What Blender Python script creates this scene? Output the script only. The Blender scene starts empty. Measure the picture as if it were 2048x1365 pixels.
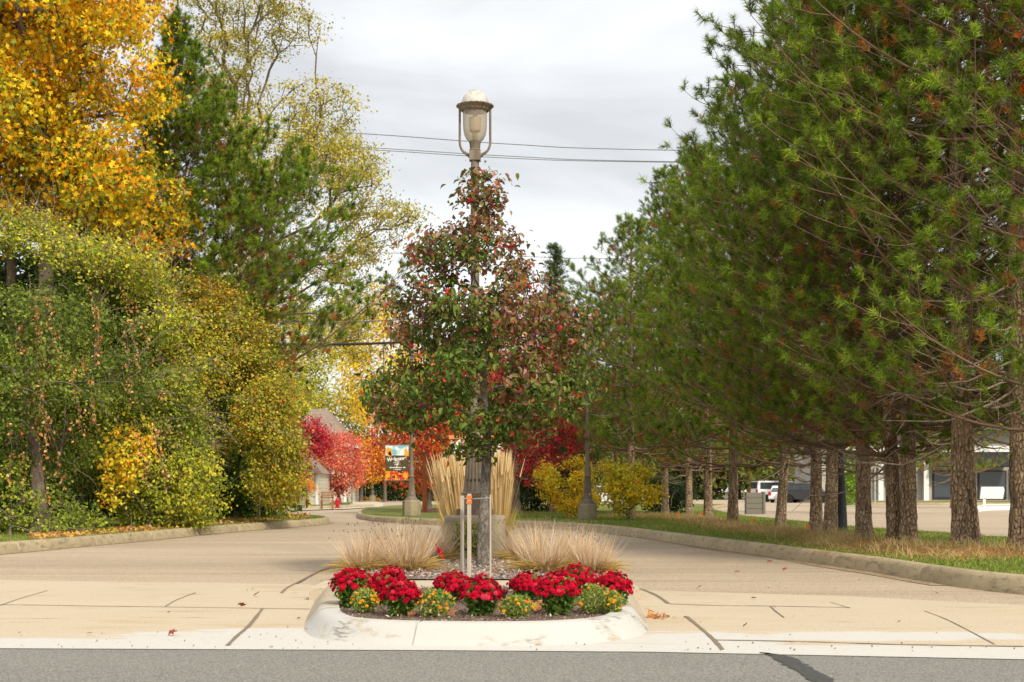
import bpy, math, random
import numpy as np
from mathutils import Vector, Matrix
from mathutils.geometry import tessellate_polygon

sc = bpy.context.scene
C = sc.collection
R = math.radians
F, HZ, CX, EYE = 2850.0, 982.0, 1024.0, 1.0      # lens in photo pixels, eye level, centre, camera height

# ---------------------------------------------------------------- camera
cam = bpy.data.cameras.new('camera')
camo = bpy.data.objects.new('camera', cam); C.objects.link(camo)
camo.location = (0, 0, EYE); camo.rotation_euler = (R(90), 0, 0)
cam.sensor_width = 36; cam.lens = F / 2048 * 36
cam.shift_y = (HZ - 682.5) / 2048
cam.clip_end = 3000
cam.dof.use_dof = True; cam.dof.focus_distance = 16.5; cam.dof.aperture_fstop = 5.6
sc.camera = camo

# ---------------------------------------------------------------- world and sun
SUN_EL, SUN_AZ = R(42), R(150)     # azimuth clockwise from +Y (view direction): behind the camera on the right
world = bpy.data.worlds.new("World"); sc.world = world
world.use_nodes = True
wn = world.node_tree; wn.nodes.clear()
def wnode(t, **k):
    n = wn.nodes.new(t)
    for a, b in k.items(): setattr(n, a, b)
    return n
wout = wnode('ShaderNodeOutputWorld'); bg = wnode('ShaderNodeBackground'); bg2 = wnode('ShaderNodeBackground')
sky = wnode('ShaderNodeTexSky', sky_type='NISHITA', sun_disc=False, sun_elevation=SUN_EL, sun_rotation=SUN_AZ)
bg.inputs['Strength'].default_value = 0.03
wn.links.new(sky.outputs[0], bg.inputs[0])
tc = wnode('ShaderNodeTexCoord'); mp = wnode('ShaderNodeMapping'); mp.inputs['Scale'].default_value = (1.0, 1.0, 3.4)
mp.inputs['Location'].default_value = (0.35, 0.2, 0.15)
wn.links.new(tc.outputs['Generated'], mp.inputs[0])
n1 = wnode('ShaderNodeTexNoise'); n1.inputs['Scale'].default_value = 3.2; n1.inputs['Detail'].default_value = 6; n1.inputs['Roughness'].default_value = .5
n1.inputs['Distortion'].default_value = .5
wn.links.new(mp.outputs[0], n1.inputs['Vector'])
cr = wnode('ShaderNodeValToRGB')
cr.color_ramp.elements[0].position = .36; cr.color_ramp.elements[0].color = (.68, .67, .655, 1)
cr.color_ramp.elements[1].position = .60; cr.color_ramp.elements[1].color = (1.0, .99, .965, 1)
wn.links.new(n1.outputs[0], cr.inputs[0])
# an overcast sky is brighter overhead than at the horizon
sx = wnode('ShaderNodeSeparateXYZ'); wn.links.new(tc.outputs['Generated'], sx.inputs[0])
mr = wnode('ShaderNodeMapRange'); mr.inputs['From Min'].default_value = .30; mr.inputs['From Max'].default_value = .95
mr.inputs['To Min'].default_value = .90; mr.inputs['To Max'].default_value = 1.3
wn.links.new(sx.outputs[2], mr.inputs[0])
wn.links.new(cr.outputs[0], bg2.inputs[0]); wn.links.new(mr.outputs[0], bg2.inputs[1])
add = wnode('ShaderNodeAddShader')
wn.links.new(bg.outputs[0], add.inputs[0]); wn.links.new(bg2.outputs[0], add.inputs[1]); wn.links.new(add.outputs[0], wout.inputs[0])

sun = bpy.data.lights.new('sun', 'SUN'); sun.energy = 4.0; sun.angle = R(8); sun.color = (1, .91, .76)
suno = bpy.data.objects.new('sun', sun); C.objects.link(suno)
sd = Vector((math.sin(SUN_AZ) * math.cos(SUN_EL), math.cos(SUN_AZ) * math.cos(SUN_EL), math.sin(SUN_EL)))
suno.rotation_euler = (-sd).to_track_quat('-Z', 'Y').to_euler()

sc.view_settings.view_transform = 'Standard'; sc.view_settings.look = 'None'
sc.view_settings.exposure = 0.12; sc.view_settings.gamma = 1.0
sc.render.engine = 'CYCLES'
cy = sc.cycles
cy.max_bounces = 7; cy.diffuse_bounces = 4; cy.glossy_bounces = 3; cy.transmission_bounces = 5; cy.transparent_max_bounces = 8
cy.use_denoising = True; cy.caustics_reflective = False; cy.caustics_refractive = False
cy.sample_clamp_indirect = 4
try: cy.denoising_prefilter = 'ACCURATE'
except Exception: pass

# ---------------------------------------------------------------- helpers
def G(px, py, z=0.0):
    "point on a level surface at height z seen at photo pixel px, py"
    Y = F * (EYE - z) / (py - HZ)
    return ((px - CX) * Y / F, Y, z)
def A(px, py, Y):
    return ((px - CX) * Y / F, Y, EYE - (py - HZ) * Y / F)
def rng(s): return np.random.default_rng(s)

def material(name, col=(.5, .5, .5), rough=.8, layers=(), bump=None, spec=.3, metal=0.0, attr=False, transl=0.0, coord='Object', emit=None):
    """layers: (noise scale, low, high, colour, (sx,sy,sz)) mixed in one after the other; bump: (scale, strength)"""
    m = bpy.data.materials.new(name); m.use_nodes = True
    nt = m.node_tree; N = nt.nodes; L = nt.links
    b = N['Principled BSDF']; out = N['Material Output']
    b.inputs['Roughness'].default_value = rough; b.inputs['Metallic'].default_value = metal
    b.inputs['Specular IOR Level'].default_value = spec
    b.inputs['Base Color'].default_value = (*col, 1)
    tcn = N.new('ShaderNodeTexCoord'); cur = None
    if attr:
        a = N.new('ShaderNodeAttribute'); a.attribute_name = 'Col'; cur = a.outputs['Color']
    for (s, lo, hi, c2, st) in layers:
        mpn = N.new('ShaderNodeMapping'); mpn.inputs['Scale'].default_value = st
        L.new(tcn.outputs[coord], mpn.inputs[0])
        n = N.new('ShaderNodeTexNoise'); n.inputs['Scale'].default_value = s; n.inputs['Detail'].default_value = 5; n.inputs['Roughness'].default_value = .6
        L.new(mpn.outputs[0], n.inputs['Vector'])
        r = N.new('ShaderNodeMapRange'); r.inputs['From Min'].default_value = lo; r.inputs['From Max'].default_value = hi
        L.new(n.outputs[0], r.inputs[0])
        mx = N.new('ShaderNodeMix'); mx.data_type = 'RGBA'
        L.new(r.outputs[0], mx.inputs[0])
        if cur is None: mx.inputs[6].default_value = (*col, 1)
        else: L.new(cur, mx.inputs[6])
        mx.inputs[7].default_value = (*c2, 1)
        cur = mx.outputs[2]
    if cur is not None: L.new(cur, b.inputs['Base Color'])
    if bump:
        n = N.new('ShaderNodeTexNoise'); n.inputs['Scale'].default_value = bump[0]; n.inputs['Detail'].default_value = 4
        L.new(tcn.outputs[coord], n.inputs['Vector'])
        bn = N.new('ShaderNodeBump'); bn.inputs['Strength'].default_value = bump[1]; bn.inputs['Distance'].default_value = bump[2] if len(bump) > 2 else .01
        L.new(n.outputs[0], bn.inputs['Height']); L.new(bn.outputs[0], b.inputs['Normal'])
    if transl:
        t = N.new('ShaderNodeBsdfTranslucent')
        if cur is not None: L.new(cur, t.inputs[0])
        else: t.inputs[0].default_value = (*col, 1)
        ms = N.new('ShaderNodeMixShader'); ms.inputs[0].default_value = transl
        L.new(b.outputs[0], ms.inputs[1]); L.new(t.outputs[0], ms.inputs[2]); L.new(ms.outputs[0], out.inputs[0])
    return m

def tag(o, label=None, cat=None, group=None, kind=None):
    if label: o['label'] = label
    if cat: o['category'] = cat
    if group: o['group'] = group
    if kind: o['kind'] = kind
    return o
def empty(name, loc=(0, 0, 0), label=None, cat=None, group=None, rz=0.0):
    o = bpy.data.objects.new(name, None); C.objects.link(o)
    o.location = loc; o.rotation_euler = (0, 0, rz); o.empty_display_size = .1
    return tag(o, label, cat, group)
def link(name, me, mat, parent=None):
    o = bpy.data.objects.new(name, me); C.objects.link(o)
    for m in (mat if isinstance(mat, (list, tuple)) else [mat]): me.materials.append(m)
    if parent: o.parent = parent
    return o
def copy_tree(o, parent=None):
    c = o.copy(); C.objects.link(c)
    if parent: c.parent = parent
    for ch in list(o.children): copy_tree(ch, c)
    return c

class MB:
    def __init__(s): s.v = []; s.f = []; s.m = []; s.mi = 0
    def quadstrip(s, rings, close=True, cap=True):
        base = len(s.v); n = len(rings[0])
        for r in rings: s.v += [tuple(p) for p in r]
        for i in range(len(rings) - 1):
            for j in range(n if close else n - 1):
                a = base + i * n + j; b = base + i * n + (j + 1) % n
                s.f.append((a, b, b + n, a + n)); s.m.append(s.mi)
        if cap and close:
            s.f.append(tuple(base + j for j in reversed(range(n)))); s.m.append(s.mi)
            s.f.append(tuple(base + (len(rings) - 1) * n + j for j in range(n))); s.m.append(s.mi)
    def box(s, c, d, rz=0.0, taper=1.0):
        x, y, z = d[0] / 2, d[1] / 2, d[2] / 2; co, si = math.cos(rz), math.sin(rz)
        rings = []
        for zz, t in ((-z, 1), (z, taper)):
            rings.append([(c[0] + co * px * t - si * py * t, c[1] + si * px * t + co * py * t, c[2] + zz) for px, py in ((-x, -y), (x, -y), (x, y), (-x, y))])
        s.quadstrip(rings); return s
    def lathe(s, prof, n=20, c=(0, 0, 0), cap=True, rad=None):
        rings = []
        for r, z in prof:
            rings.append([(c[0] + r * (rad(j, n, z) if rad else 1) * math.cos(2 * math.pi * j / n), c[1] + r * (rad(j, n, z) if rad else 1) * math.sin(2 * math.pi * j / n), c[2] + z) for j in range(n)])
        s.quadstrip(rings, cap=cap); return s
    def tube(s, pts, r, n=8):
        pts = [Vector(p) for p in pts]; rings = []
        rr = r if isinstance(r, (list, tuple)) else [r] * len(pts)
        ref = None
        for i, p in enumerate(pts):
            t = (pts[min(i + 1, len(pts) - 1)] - pts[max(i - 1, 0)]).normalized()
            if ref is None: ref = Vector((0, 1, 0)) if abs(t.y) < .9 else Vector((1, 0, 0))
            u = t.cross(ref).normalized(); w = t.cross(u).normalized(); ref = -w if False else ref
            rings.append([tuple(p + (u * math.cos(2 * math.pi * j / n) + w * math.sin(2 * math.pi * j / n)) * rr[i]) for j in range(n)])
        s.quadstrip(rings); return s
    def prism(s, poly, d, axis='y', off=0.0):
        "poly in 2-D extruded by d along axis"
        def P(a, b, t): return {'y': (a, t, b), 'z': (a, b, t), 'x': (t, a, b)}[axis]
        s.quadstrip([[P(a, b, off) for a, b in poly], [P(a, b, off + d) for a, b in poly]]); return s
    def build(s, name, mat, parent=None, smooth=False, bevel=0.0):
        me = bpy.data.meshes.new(name); me.from_pydata(s.v, [], s.f)
        if any(s.m): me.polygons.foreach_set('material_index', s.m)
        import bmesh
        bm = bmesh.new(); bm.from_mesh(me); bmesh.ops.recalc_face_normals(bm, faces=bm.faces); bm.to_mesh(me); bm.free()
        o = link(name, me, mat, parent)
        if smooth:
            me.polygons.foreach_set('use_smooth', [True] * len(me.polygons))
            try: me.set_sharp_from_angle(angle=R(40))
            except Exception: pass
        if bevel:
            md = o.modifiers.new('edge', 'BEVEL'); md.width = bevel; md.segments = 2; md.limit_method = 'ANGLE'
        return o

def arr_mesh(name, V, faces, cols=None):
    "V (n,3); faces: list of (m,k) index arrays"
    me = bpy.data.meshes.new(name)
    V = np.asarray(V, dtype=np.float32); me.vertices.add(len(V)); me.vertices.foreach_set('co', V.ravel())
    idx = np.concatenate([f.ravel() for f in faces]).astype(np.int32)
    tot = np.concatenate([np.full(len(f), f.shape[1]) for f in faces]).astype(np.int32)
    start = np.concatenate([[0], np.cumsum(tot)[:-1]]).astype(np.int32)
    me.loops.add(len(idx)); me.loops.foreach_set('vertex_index', idx)
    me.polygons.add(len(tot)); me.polygons.foreach_set('loop_start', start)
    try: me.polygons.foreach_set('loop_total', tot)
    except Exception: pass
    me.update(calc_edges=True)
    if cols is not None:
        a = me.color_attributes.new('Col', 'FLOAT_COLOR', 'POINT')
        cc = np.ones((len(V), 4), dtype=np.float32); cc[:, :3] = cols
        a.data.foreach_set('color', cc.ravel())
    return me

def norm(a): return a / np.maximum(np.linalg.norm(a, axis=-1, keepdims=True), 1e-9)
def pick(r, pal, n):
    w = np.array([p[0] for p in pal], float); w /= w.sum()
    return np.array([p[1] for p in pal])[r.choice(len(pal), n, p=w)]

LEAF = {
 'quad': (np.array([(0, 0, 0), (.45, .34, .1), (1, 0, -.05), (.45, -.34, .1)]), np.array([(0, 3, 2), (0, 2, 1)])),
 'slim': (np.array([(0, 0, 0), (.45, .2, .06), (1, 0, -.08), (.45, -.2, .06)]), np.array([(0, 3, 2), (0, 2, 1)])),
 'pear': (np.array([(0, 0, 0), (.22, .24, .14), (.6, .26, .10), (1, 0, -.32), (.6, -.26, .10), (.22, -.24, .14), (.5, 0, -.06)]), np.array([(6, i, (i + 1) % 6) for i in range(6)])),
 'maple': (np.array([(0, 0, 0), (.05, .42, .02), (.34, .24, .05), (.66, .5, -.05), (.62, .18, .02), (1.05, 0, -.12), (.62, -.18, .02), (.66, -.5, -.05), (.34, -.24, .05), (.05, -.42, .02), (.4, 0, -.03)]), np.array([(10, i, (i + 1) % 10) for i in range(10)])),
}
def leaf_mesh(name, P, size, cols, shape='quad', up=.5, droop=.35, seed=0, out=None, gain=1.35):
    r = rng(seed + 77); n = len(P); T, Fc = LEAF[shape]; k = len(T)
    nr = r.normal(size=(n, 3)) + np.array([0, 0, up]) * 1.2
    if out is not None: nr += out * 1.0
    nr = norm(nr); cols = np.clip(cols * gain, 0, .88)
    u = r.normal(size=(n, 3)); u[:, 2] -= droop * 1.5
    if out is not None: u += out * .3
    u = norm(u - nr * (u * nr).sum(1, keepdims=True)); v = np.cross(nr, u)
    sz = (size * (.5 + .85 * r.random(n) ** 1.3))[:, None, None]
    V = P[:, None, :] + sz * (T[None, :, 0:1] * u[:, None] + T[None, :, 1:2] * v[:, None] + T[None, :, 2:3] * nr[:, None])
    Fa = (Fc[None] + (np.arange(n) * k)[:, None, None]).reshape(-1, 3)
    return arr_mesh(name, V.reshape(-1, 3), [Fa], np.repeat(cols, k, axis=0))

def prism_arr(P0, P1, R0, R1, k):
    d = norm(P1 - P0); ref = np.where(np.abs(d[:, 2:3]) > .9, np.array([[1., 0, 0]]), np.array([[0, 0, 1.]]))
    u = norm(np.cross(d, ref)); v = np.cross(d, u); n = len(P0)
    a = np.arange(k) * 2 * np.pi / k
    ring = u[:, None] * np.cos(a)[None, :, None] + v[:, None] * np.sin(a)[None, :, None]
    V = np.concatenate([P0[:, None] + ring * R0[:, None, None], P1[:, None] + ring * R1[:, None, None]], 1).reshape(-1, 3)
    j = np.arange(k); q = np.stack([j, (j + 1) % k, (j + 1) % k + k, j + k], 1)
    return V, (q[None] + (np.arange(n) * 2 * k)[:, None, None]).reshape(-1, 4)

def grow(att, trunk, step, seed, up=.6, first=0.25, plen=.12):
    "branch graph that reaches every attractor; returns nodes, parents, counts, number of trunk nodes"
    r = rng(seed); tr = np.array(trunk, float)
    seg = []
    for a, b in zip(tr[:-1], tr[1:]):
        m = max(1, int(np.linalg.norm(b - a) / step))
        for i in range(m): seg.append(a + (b - a) * i / m)
    seg.append(tr[-1]); seg = np.array(seg); nt = len(seg)
    cap = nt + len(att) * 40
    Nn = np.zeros((cap, 3)); par = np.full(cap, -1); pl = np.zeros(cap)
    Nn[:nt] = seg; par[1:nt] = np.arange(nt - 1)
    pl[:nt] = np.linspace(0, 1, nt) * 0
    n = nt; h0 = seg[0, 2] + (seg[-1, 2] - seg[0, 2]) * first
    dt = np.min(np.linalg.norm(att[:, None] - seg[None], axis=2), axis=1)
    ok = np.zeros(cap, bool); ok[:nt] = seg[:, 2] >= h0
    if not ok.any(): ok[nt - 1] = True
    for i in np.argsort(dt):
        p = att[i]; D = p - Nn[:n]; d = np.linalg.norm(D, axis=1) + 1e-6
        cost = d * (1 + up * np.clip(-D[:, 2] / d + .15, 0, 1.2)) + plen * pl[:n]; cost[~ok[:n]] = 1e9
        j = int(np.argmin(cost)); m = max(1, min(30, int(d[j] / step)))
        dirp = norm((Nn[j] - Nn[par[j]])[None])[0] if par[j] >= 0 else np.array([0, 0, 1.])
        if j < nt: dirp = norm((D[j] / d[j] + np.array([0, 0, .35]))[None])[0]
        c = Nn[j] + dirp * d[j] * .38; prev = j
        for q in range(1, m + 1):
            t = q / m; x = (1 - t) ** 2 * Nn[j] + 2 * t * (1 - t) * c + t * t * p
            if q < m: x = x + r.normal(size=3) * step * .10
            if n >= cap: break
            Nn[n] = x; par[n] = prev; pl[n] = pl[prev] + np.linalg.norm(x - Nn[prev]); ok[n] = True; prev = n; n += 1
    Nn = Nn[:n]; par = par[:n]; cnt = np.zeros(n); kids = np.bincount(par[par >= 0], minlength=n)
    cnt[kids == 0] = 1
    for i in range(n - 1, 0, -1):
        if par[i] >= 0: cnt[par[i]] += cnt[i]
    return Nn, par, cnt, nt

def trunk_mesh(pts, rad, seed, n=14, rough=.08, flare=1.5, flare_h=.25, seg=.12):
    r = rng(seed); pts = np.array(pts, float); L = np.concatenate([[0], np.cumsum(np.linalg.norm(np.diff(pts, axis=0), axis=1))])
    m = max(3, int(L[-1] / seg)); t = np.linspace(0, L[-1], m)
    P = np.stack([np.interp(t, L, pts[:, i]) for i in range(3)], 1); rr = np.interp(t, L, rad)
    rr = rr * (1 + (flare - 1) * np.exp(-t / flare_h))
    a = np.arange(n) * 2 * np.pi / n
    ridge = r.normal(size=n) * rough
    bumps = r.normal(size=(m, n)) * rough * .6
    lobes = .16 * np.cos(a * 3 + r.uniform(0, 6))[None] * np.exp(-t / flare_h)[:, None]
    RR = rr[:, None] * (1 + ridge[None] + bumps + lobes)
    V = P[:, None] + np.stack([RR * np.cos(a), RR * np.sin(a), np.zeros_like(RR)], 2)
    q = []
    for i in range(m - 1):
        for j in range(n): q.append((i * n + j, i * n + (j + 1) % n, (i + 1) * n + (j + 1) % n, (i + 1) * n + j))
    me = arr_mesh('trunk', V.reshape(-1, 3), [np.array(q)])
    me.polygons.foreach_set('use_smooth', [True] * len(me.polygons))
    return me

def env(rows, Y, n, r, depth=.85, hollow=.35, xoff=0.0):
    """n points in a rounded volume whose outline is given by rows (py, px left, px right), standing at distance Y (world coords)"""
    rows = sorted(rows); py = np.array([a[0] for a in rows], float); xl = np.array([a[1] for a in rows], float); xr = np.array([a[2] for a in rows], float)
    g = np.linspace(py[0], py[-1], 200); w = np.interp(g, py, xr - xl); w = np.maximum(w, 4) ** 1.6; w /= w.sum()
    y = r.choice(g, n, p=w) + r.uniform(-.5, .5, n) * (py[-1] - py[0]) / 200
    l = np.interp(y, py, xl); rt = np.interp(y, py, xr)
    rad = np.sqrt(r.uniform(hollow ** 2, 1, n)); th = r.uniform(0, 2 * np.pi, n)
    x = (l + rt) / 2 + (rt - l) / 2 * rad * np.cos(th)
    yy = Y + (rt - l) / 2 * Y / F * depth * rad * np.sin(th)
    return np.stack([(x - CX) * Y / F + xoff, yy, EYE - (y - HZ) * Y / F], 1)

def tree(name, label, cat, base, rows, Y, nclump, nleaf, clump_r, size, pal, trunk_pts=None, r0=.12, shape='quad', seed=1, group=None,
         bark=None, leafmat=None, step=.25, r_tip=.006, up=.6, first=.3, flat=.7, depth=.85, hollow=.35, mixc=.7, colfn=None, fill=None, droop=.35, flare=1.4, plen=.12, minr=.004, k=4, spread_along=0, lobes=None, twigs=0):
    r = rng(seed); base = np.array(base, float)
    if lobes:                                   # gather the foliage into uneven mounds with hollows between them
        K, lr = lobes; big = env(rows, Y, nclump * 5, r, depth, hollow); cen = env(rows, Y, K, r, depth, max(hollow, .45))
        lrs = lr * r.uniform(.6, 1.35, K); dd = np.min(np.linalg.norm((big[:, None] - cen[None]) * [1, 1, 1.25], axis=2) / lrs[None], axis=1)
        ok_ = dd < 1; att = big[ok_][:nclump]
        if len(att) < nclump: att = np.concatenate([att, big[~ok_][:(nclump - len(att)) // 3]])
    else: att = env(rows, Y, nclump, r, depth, hollow)
    if trunk_pts is None:
        top = att[:, 2].max(); cx, cyy = att[:, 0].mean(), att[:, 1].mean()
        hh = base[2] + (top - base[2]) * .75
        trunk_pts = [base, base + (np.array([cx, cyy, hh]) - base) * .4 + np.array([0, 0, .1]), np.array([cx, cyy, hh])]
    tp = np.array(trunk_pts, float)
    root = empty(name, tuple(base), label, cat, group)
    Nn, par, cnt, nt = grow(att, tp, step, seed + 1, up, first, plen)
    tl = np.linspace(0, 1, len(tp)); rad = r0 * (1 - .8 * tl)
    link('trunk', trunk_mesh(tp - base, rad, seed + 2, flare=flare, flare_h=r0 * 2), bark or BARK, root)
    i = np.arange(nt, len(Nn)); rr = np.minimum(r_tip * cnt ** .5, r0 * .55)
    R1 = np.maximum(rr[i], minr); R0 = np.maximum(np.minimum(np.where(par[i] < nt, rr[i] * 1.15, rr[par[i]]), rr[i] * 1.35), minr)
    V, Q = prism_arr(Nn[par[i]], Nn[i], R0, R1, k)
    link('branches', arr_mesh('branches', V - base, [Q]), bark or BARK, root)
    if twigs:                                   # bare shoots that arch out past the leaves
        i = r.integers(0, len(att), twigs); ctr_ = att.mean(0); o_ = norm(att[i] - ctr_) + [0, 0, .5]; o_ = norm(o_ + r.normal(size=o_.shape) * .35); p_ = att[i]; A0 = []; A1 = []; L_ = r.uniform(.12, .30, twigs)[:, None]
        for _ in range(4):
            q_ = p_ + o_ * L_; A0.append(p_); A1.append(q_); p_ = q_; o_ = norm(o_ + [0, 0, -.22] + r.normal(size=o_.shape) * .12)
        rr_ = np.repeat([.0055, .005, .004, .003], twigs); V, Q = prism_arr(np.concatenate(A0), np.concatenate(A1), rr_, rr_ * .85, 4)
        link('twigs', arr_mesh('twigs', V - base, [Q]), TWIGGY, root)
    # leaves: gathered round the attractors and along the last twigs
    cidx = np.repeat(np.arange(len(att)), nleaf)
    cc = pick(r, pal, len(att))[cidx]; ll = pick(r, pal, len(cidx))
    keep = r.random(len(cidx)) < mixc
    P = att[cidx] + r.normal(size=(len(cidx), 3)) * np.array([1, 1, flat]) * clump_r * r.uniform(.6, 1.2, len(att))[cidx][:, None]
    if spread_along:
        ii = r.integers(nt, len(Nn), spread_along); ii = ii[cnt[ii] < 6]
        P2 = Nn[ii] + r.normal(size=(len(ii), 3)) * clump_r * .25; P = np.concatenate([P, P2])
        cc = np.concatenate([cc, pick(r, pal, len(ii))]); ll = np.concatenate([ll, cc[-len(ii):]]); keep = np.concatenate([keep, np.ones(len(ii), bool)])
    cols = np.where(keep[:, None], cc, ll)
    if colfn is not None: cols = colfn(P, cols, r)
    cols = cols * r.uniform(.7, 1.3, (len(P), 1)) * r.uniform(.93, 1.07, (len(P), 3))
    ctr = P.mean(0); o = norm(P - ctr)
    link('crown', leaf_mesh('crown', P - base, size, cols, shape, seed=seed, out=o, droop=droop, up=.35), leafmat or LEAFM, root)
    return root

def smooth_line(pts, n=12, closed=False):
    P = [Vector(p) for p in pts]; out = []
    m = len(P); rngi = range(m if closed else m - 1)
    for i in rngi:
        g = (lambda k: P[k % m]) if closed else (lambda k: P[max(0, min(m - 1, k))])
        p0, p1, p2, p3 = g(i - 1), g(i), g(i + 1), g(i + 2)
        for q in range(n):
            t = q / n
            out.append(.5 * ((2 * p1) + (-p0 + p2) * t + (2 * p0 - 5 * p1 + 4 * p2 - p3) * t * t + (-p0 + 3 * p1 - 3 * p2 + p3) * t ** 3))
    if not closed: out.append(P[-1])
    return out
def offset(pl, d, closed=False):
    out = []; m = len(pl)
    for i in range(m):
        a = pl[i - 1] if (closed or i) else pl[i]; b = pl[(i + 1) % m] if (closed or i < m - 1) else pl[i]
        t = Vector((b.x - a.x, b.y - a.y, 0)).normalized()
        out.append(Vector((pl[i].x - t.y * d, pl[i].y + t.x * d, pl[i].z)))
    return out
KERB = [(0, -.02), (.01, .02), (.045, .12), (.075, .158), (.11, .17), (.2, .17), (.205, .0)]
def kerb(name, pl, side, mat, closed=False, prof=KERB):
    mb = MB(); rings = []
    lines = [offset(pl, side * o, closed) for o, z in prof]
    run = 0.0; nxt = 1.3
    for i in range(len(pl)):
        cur = [Vector((lines[j][i].x, lines[j][i].y, pl[i].z + prof[j][1])) for j in range(len(prof))]
        if i:
            seg = (pl[i] - pl[i - 1]).length; prev = rings[-1]
            while run + seg > nxt and nxt < 200:             # contraction joints every three metres
                t = (nxt - run) / seg; at_ = [Vector(prev0[j]).lerp(cur[j], t) for j in range(len(prof))]; d = (pl[i] - pl[i - 1]).normalized() * .014
                mid = [p + Vector((0, 0, -.022)) for p in at_]
                rings += [[tuple(p - d) for p in at_], [tuple(p) for p in mid], [tuple(p + d) for p in at_]]; nxt += 3.0
            run += seg
        prev0 = [tuple(p) for p in cur]; rings.append(prev0)
    if closed: rings.append(rings[0])
    mb.quadstrip(rings, close=False, cap=False)
    return tag(mb.build(name, mat, smooth=True), kind='structure')
def sheet(name, pts, z, mat, kind='structure'):
    P = [Vector((p[0], p[1], 0)) for p in pts]
    tris = tessellate_polygon([P])
    me = bpy.data.meshes.new(name); me.from_pydata([(p.x, p.y, z) for p in P], [], [tuple(t) for t in tris])
    import bmesh
    bm = bmesh.new(); bm.from_mesh(me)
    for f in bm.faces:
        f.normal_update()
        if f.normal.z < 0: f.normal_flip()
    bm.to_mesh(me); bm.free()
    return tag(link(name, me, mat), kind=kind)
def inside(poly, x, y):
    px = np.array([p[0] for p in poly]); py = np.array([p[1] for p in poly]); ins = np.zeros(len(x), bool); j = len(px) - 1
    for i in range(len(px)):
        c = ((py[i] > y) != (py[j] > y)) & (x < (px[j] - px[i]) * (y - py[i]) / (py[j] - py[i] + 1e-12) + px[i]); ins ^= c; j = i
    return ins

def blades(name, B, D, length, width, cols, mat, parent=None, bend=.4, segs=3, seed=0):
    """curved grass blades: bases B, lean directions D (unit), each a tapering bent strip"""
    r = rng(seed); n = len(B); length = np.broadcast_to(length, n); width = np.broadcast_to(width, n)
    side = norm(np.cross(D, r.normal(size=(n, 3)))); g = np.zeros((n, 3)); g[:, 2] = -1
    hor = D.copy(); hor[:, 2] = 0
    V = []
    for s in range(segs):
        t = s / segs; c = B + D * (length * t)[:, None] + (g * .8 + hor) * (length * bend * t * t)[:, None]
        w = (width * (1 - t * .75) / 2)[:, None]; V += [c - side * w, c + side * w]
    V.append(B + D * length[:, None] + (g * .8 + hor) * (length * bend)[:, None])
    k = 2 * segs + 1; V = np.stack(V, 1).reshape(-1, 3); o = (np.arange(n) * k)[:, None, None]
    q = np.array([(2 * s, 2 * s + 1, 2 * s + 3, 2 * s + 2) for s in range(segs - 1)]).reshape(-1, 4)
    fs = []
    if len(q): fs.append((q[None] + o).reshape(-1, 4))
    fs.append((np.array([[2 * segs - 2, 2 * segs - 1, 2 * segs]])[None] + o).reshape(-1, 3))
    return link(name, arr_mesh(name, V, fs, np.repeat(cols, k, axis=0)), mat, parent)

# ---------------------------------------------------------------- materials
LEAFM = material('leaf_surface', rough=.65, spec=.10, attr=True, transl=.34)
NEEDM = material('needle_surface', rough=.6, spec=.10, attr=True, transl=.2)
BLADEM = material('blade_surface', rough=.7, spec=.15, attr=True, transl=.3)
PETALM = material('petal_surface', rough=.7, spec=.1, attr=True, transl=.25)
BARK = material('bark', (.10, .075, .055), .9, [(18, .4, .65, (.2, .16, .12), (1, 1, .25))], bump=(25, .8, .03))
PEARBARK = material('pear_bark', (.12, .10, .08), .85, [(30, .45, .6, (.25, .22, .18), (1, 1, .35)), (60, .5, .62, (.07, .06, .05), (1, 1, .6))], bump=(60, .7, .01))
def pine_bark():
    m = material('pine_bark', (.38, .25, .145), .95, [(7, .35, .62, (.62, .44, .27), (1.6, 1.6, .45)), (16, .5, .66, (.13, .08, .05), (1.5, 1.5, .3)), (40, .5, .75, (.46, .34, .23), (1, 1, .5))])
    nt = m.node_tree; N = nt.nodes; L = nt.links
    t = N.new('ShaderNodeTexCoord'); mpn = N.new('ShaderNodeMapping'); mpn.inputs['Scale'].default_value = (2.0, 2.0, .85)
    v = N.new('ShaderNodeTexVoronoi'); v.inputs['Scale'].default_value = 11; v.feature = 'DISTANCE_TO_EDGE'
    nz = N.new('ShaderNodeTexNoise'); nz.inputs['Scale'].default_value = 30
    L.new(t.outputs['Object'], mpn.inputs[0]); L.new(mpn.outputs[0], v.inputs['Vector']); L.new(t.outputs['Object'], nz.inputs['Vector'])
    r = N.new('ShaderNodeMapRange'); r.inputs['From Max'].default_value = .22
    L.new(v.outputs['Distance'], r.inputs[0])
    ad = N.new('ShaderNodeMath'); ad.operation = 'MULTIPLY_ADD'; ad.inputs[1].default_value = .35
    L.new(nz.outputs[0], ad.inputs[0]); L.new(r.outputs[0], ad.inputs[2])
    b = N.new('ShaderNodeBump'); b.inputs['Strength'].default_value = 1; b.inputs['Distance'].default_value = .05
    L.new(ad.outputs[0], b.inputs['Height']); L.new(b.outputs[0], N['Principled BSDF'].inputs['Normal'])
    return m
PINEBARK = pine_bark()
TWIGGY = material('bare_twig', (.30, .235, .20), .9)
CONC = (.50, .44, .35)
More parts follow.
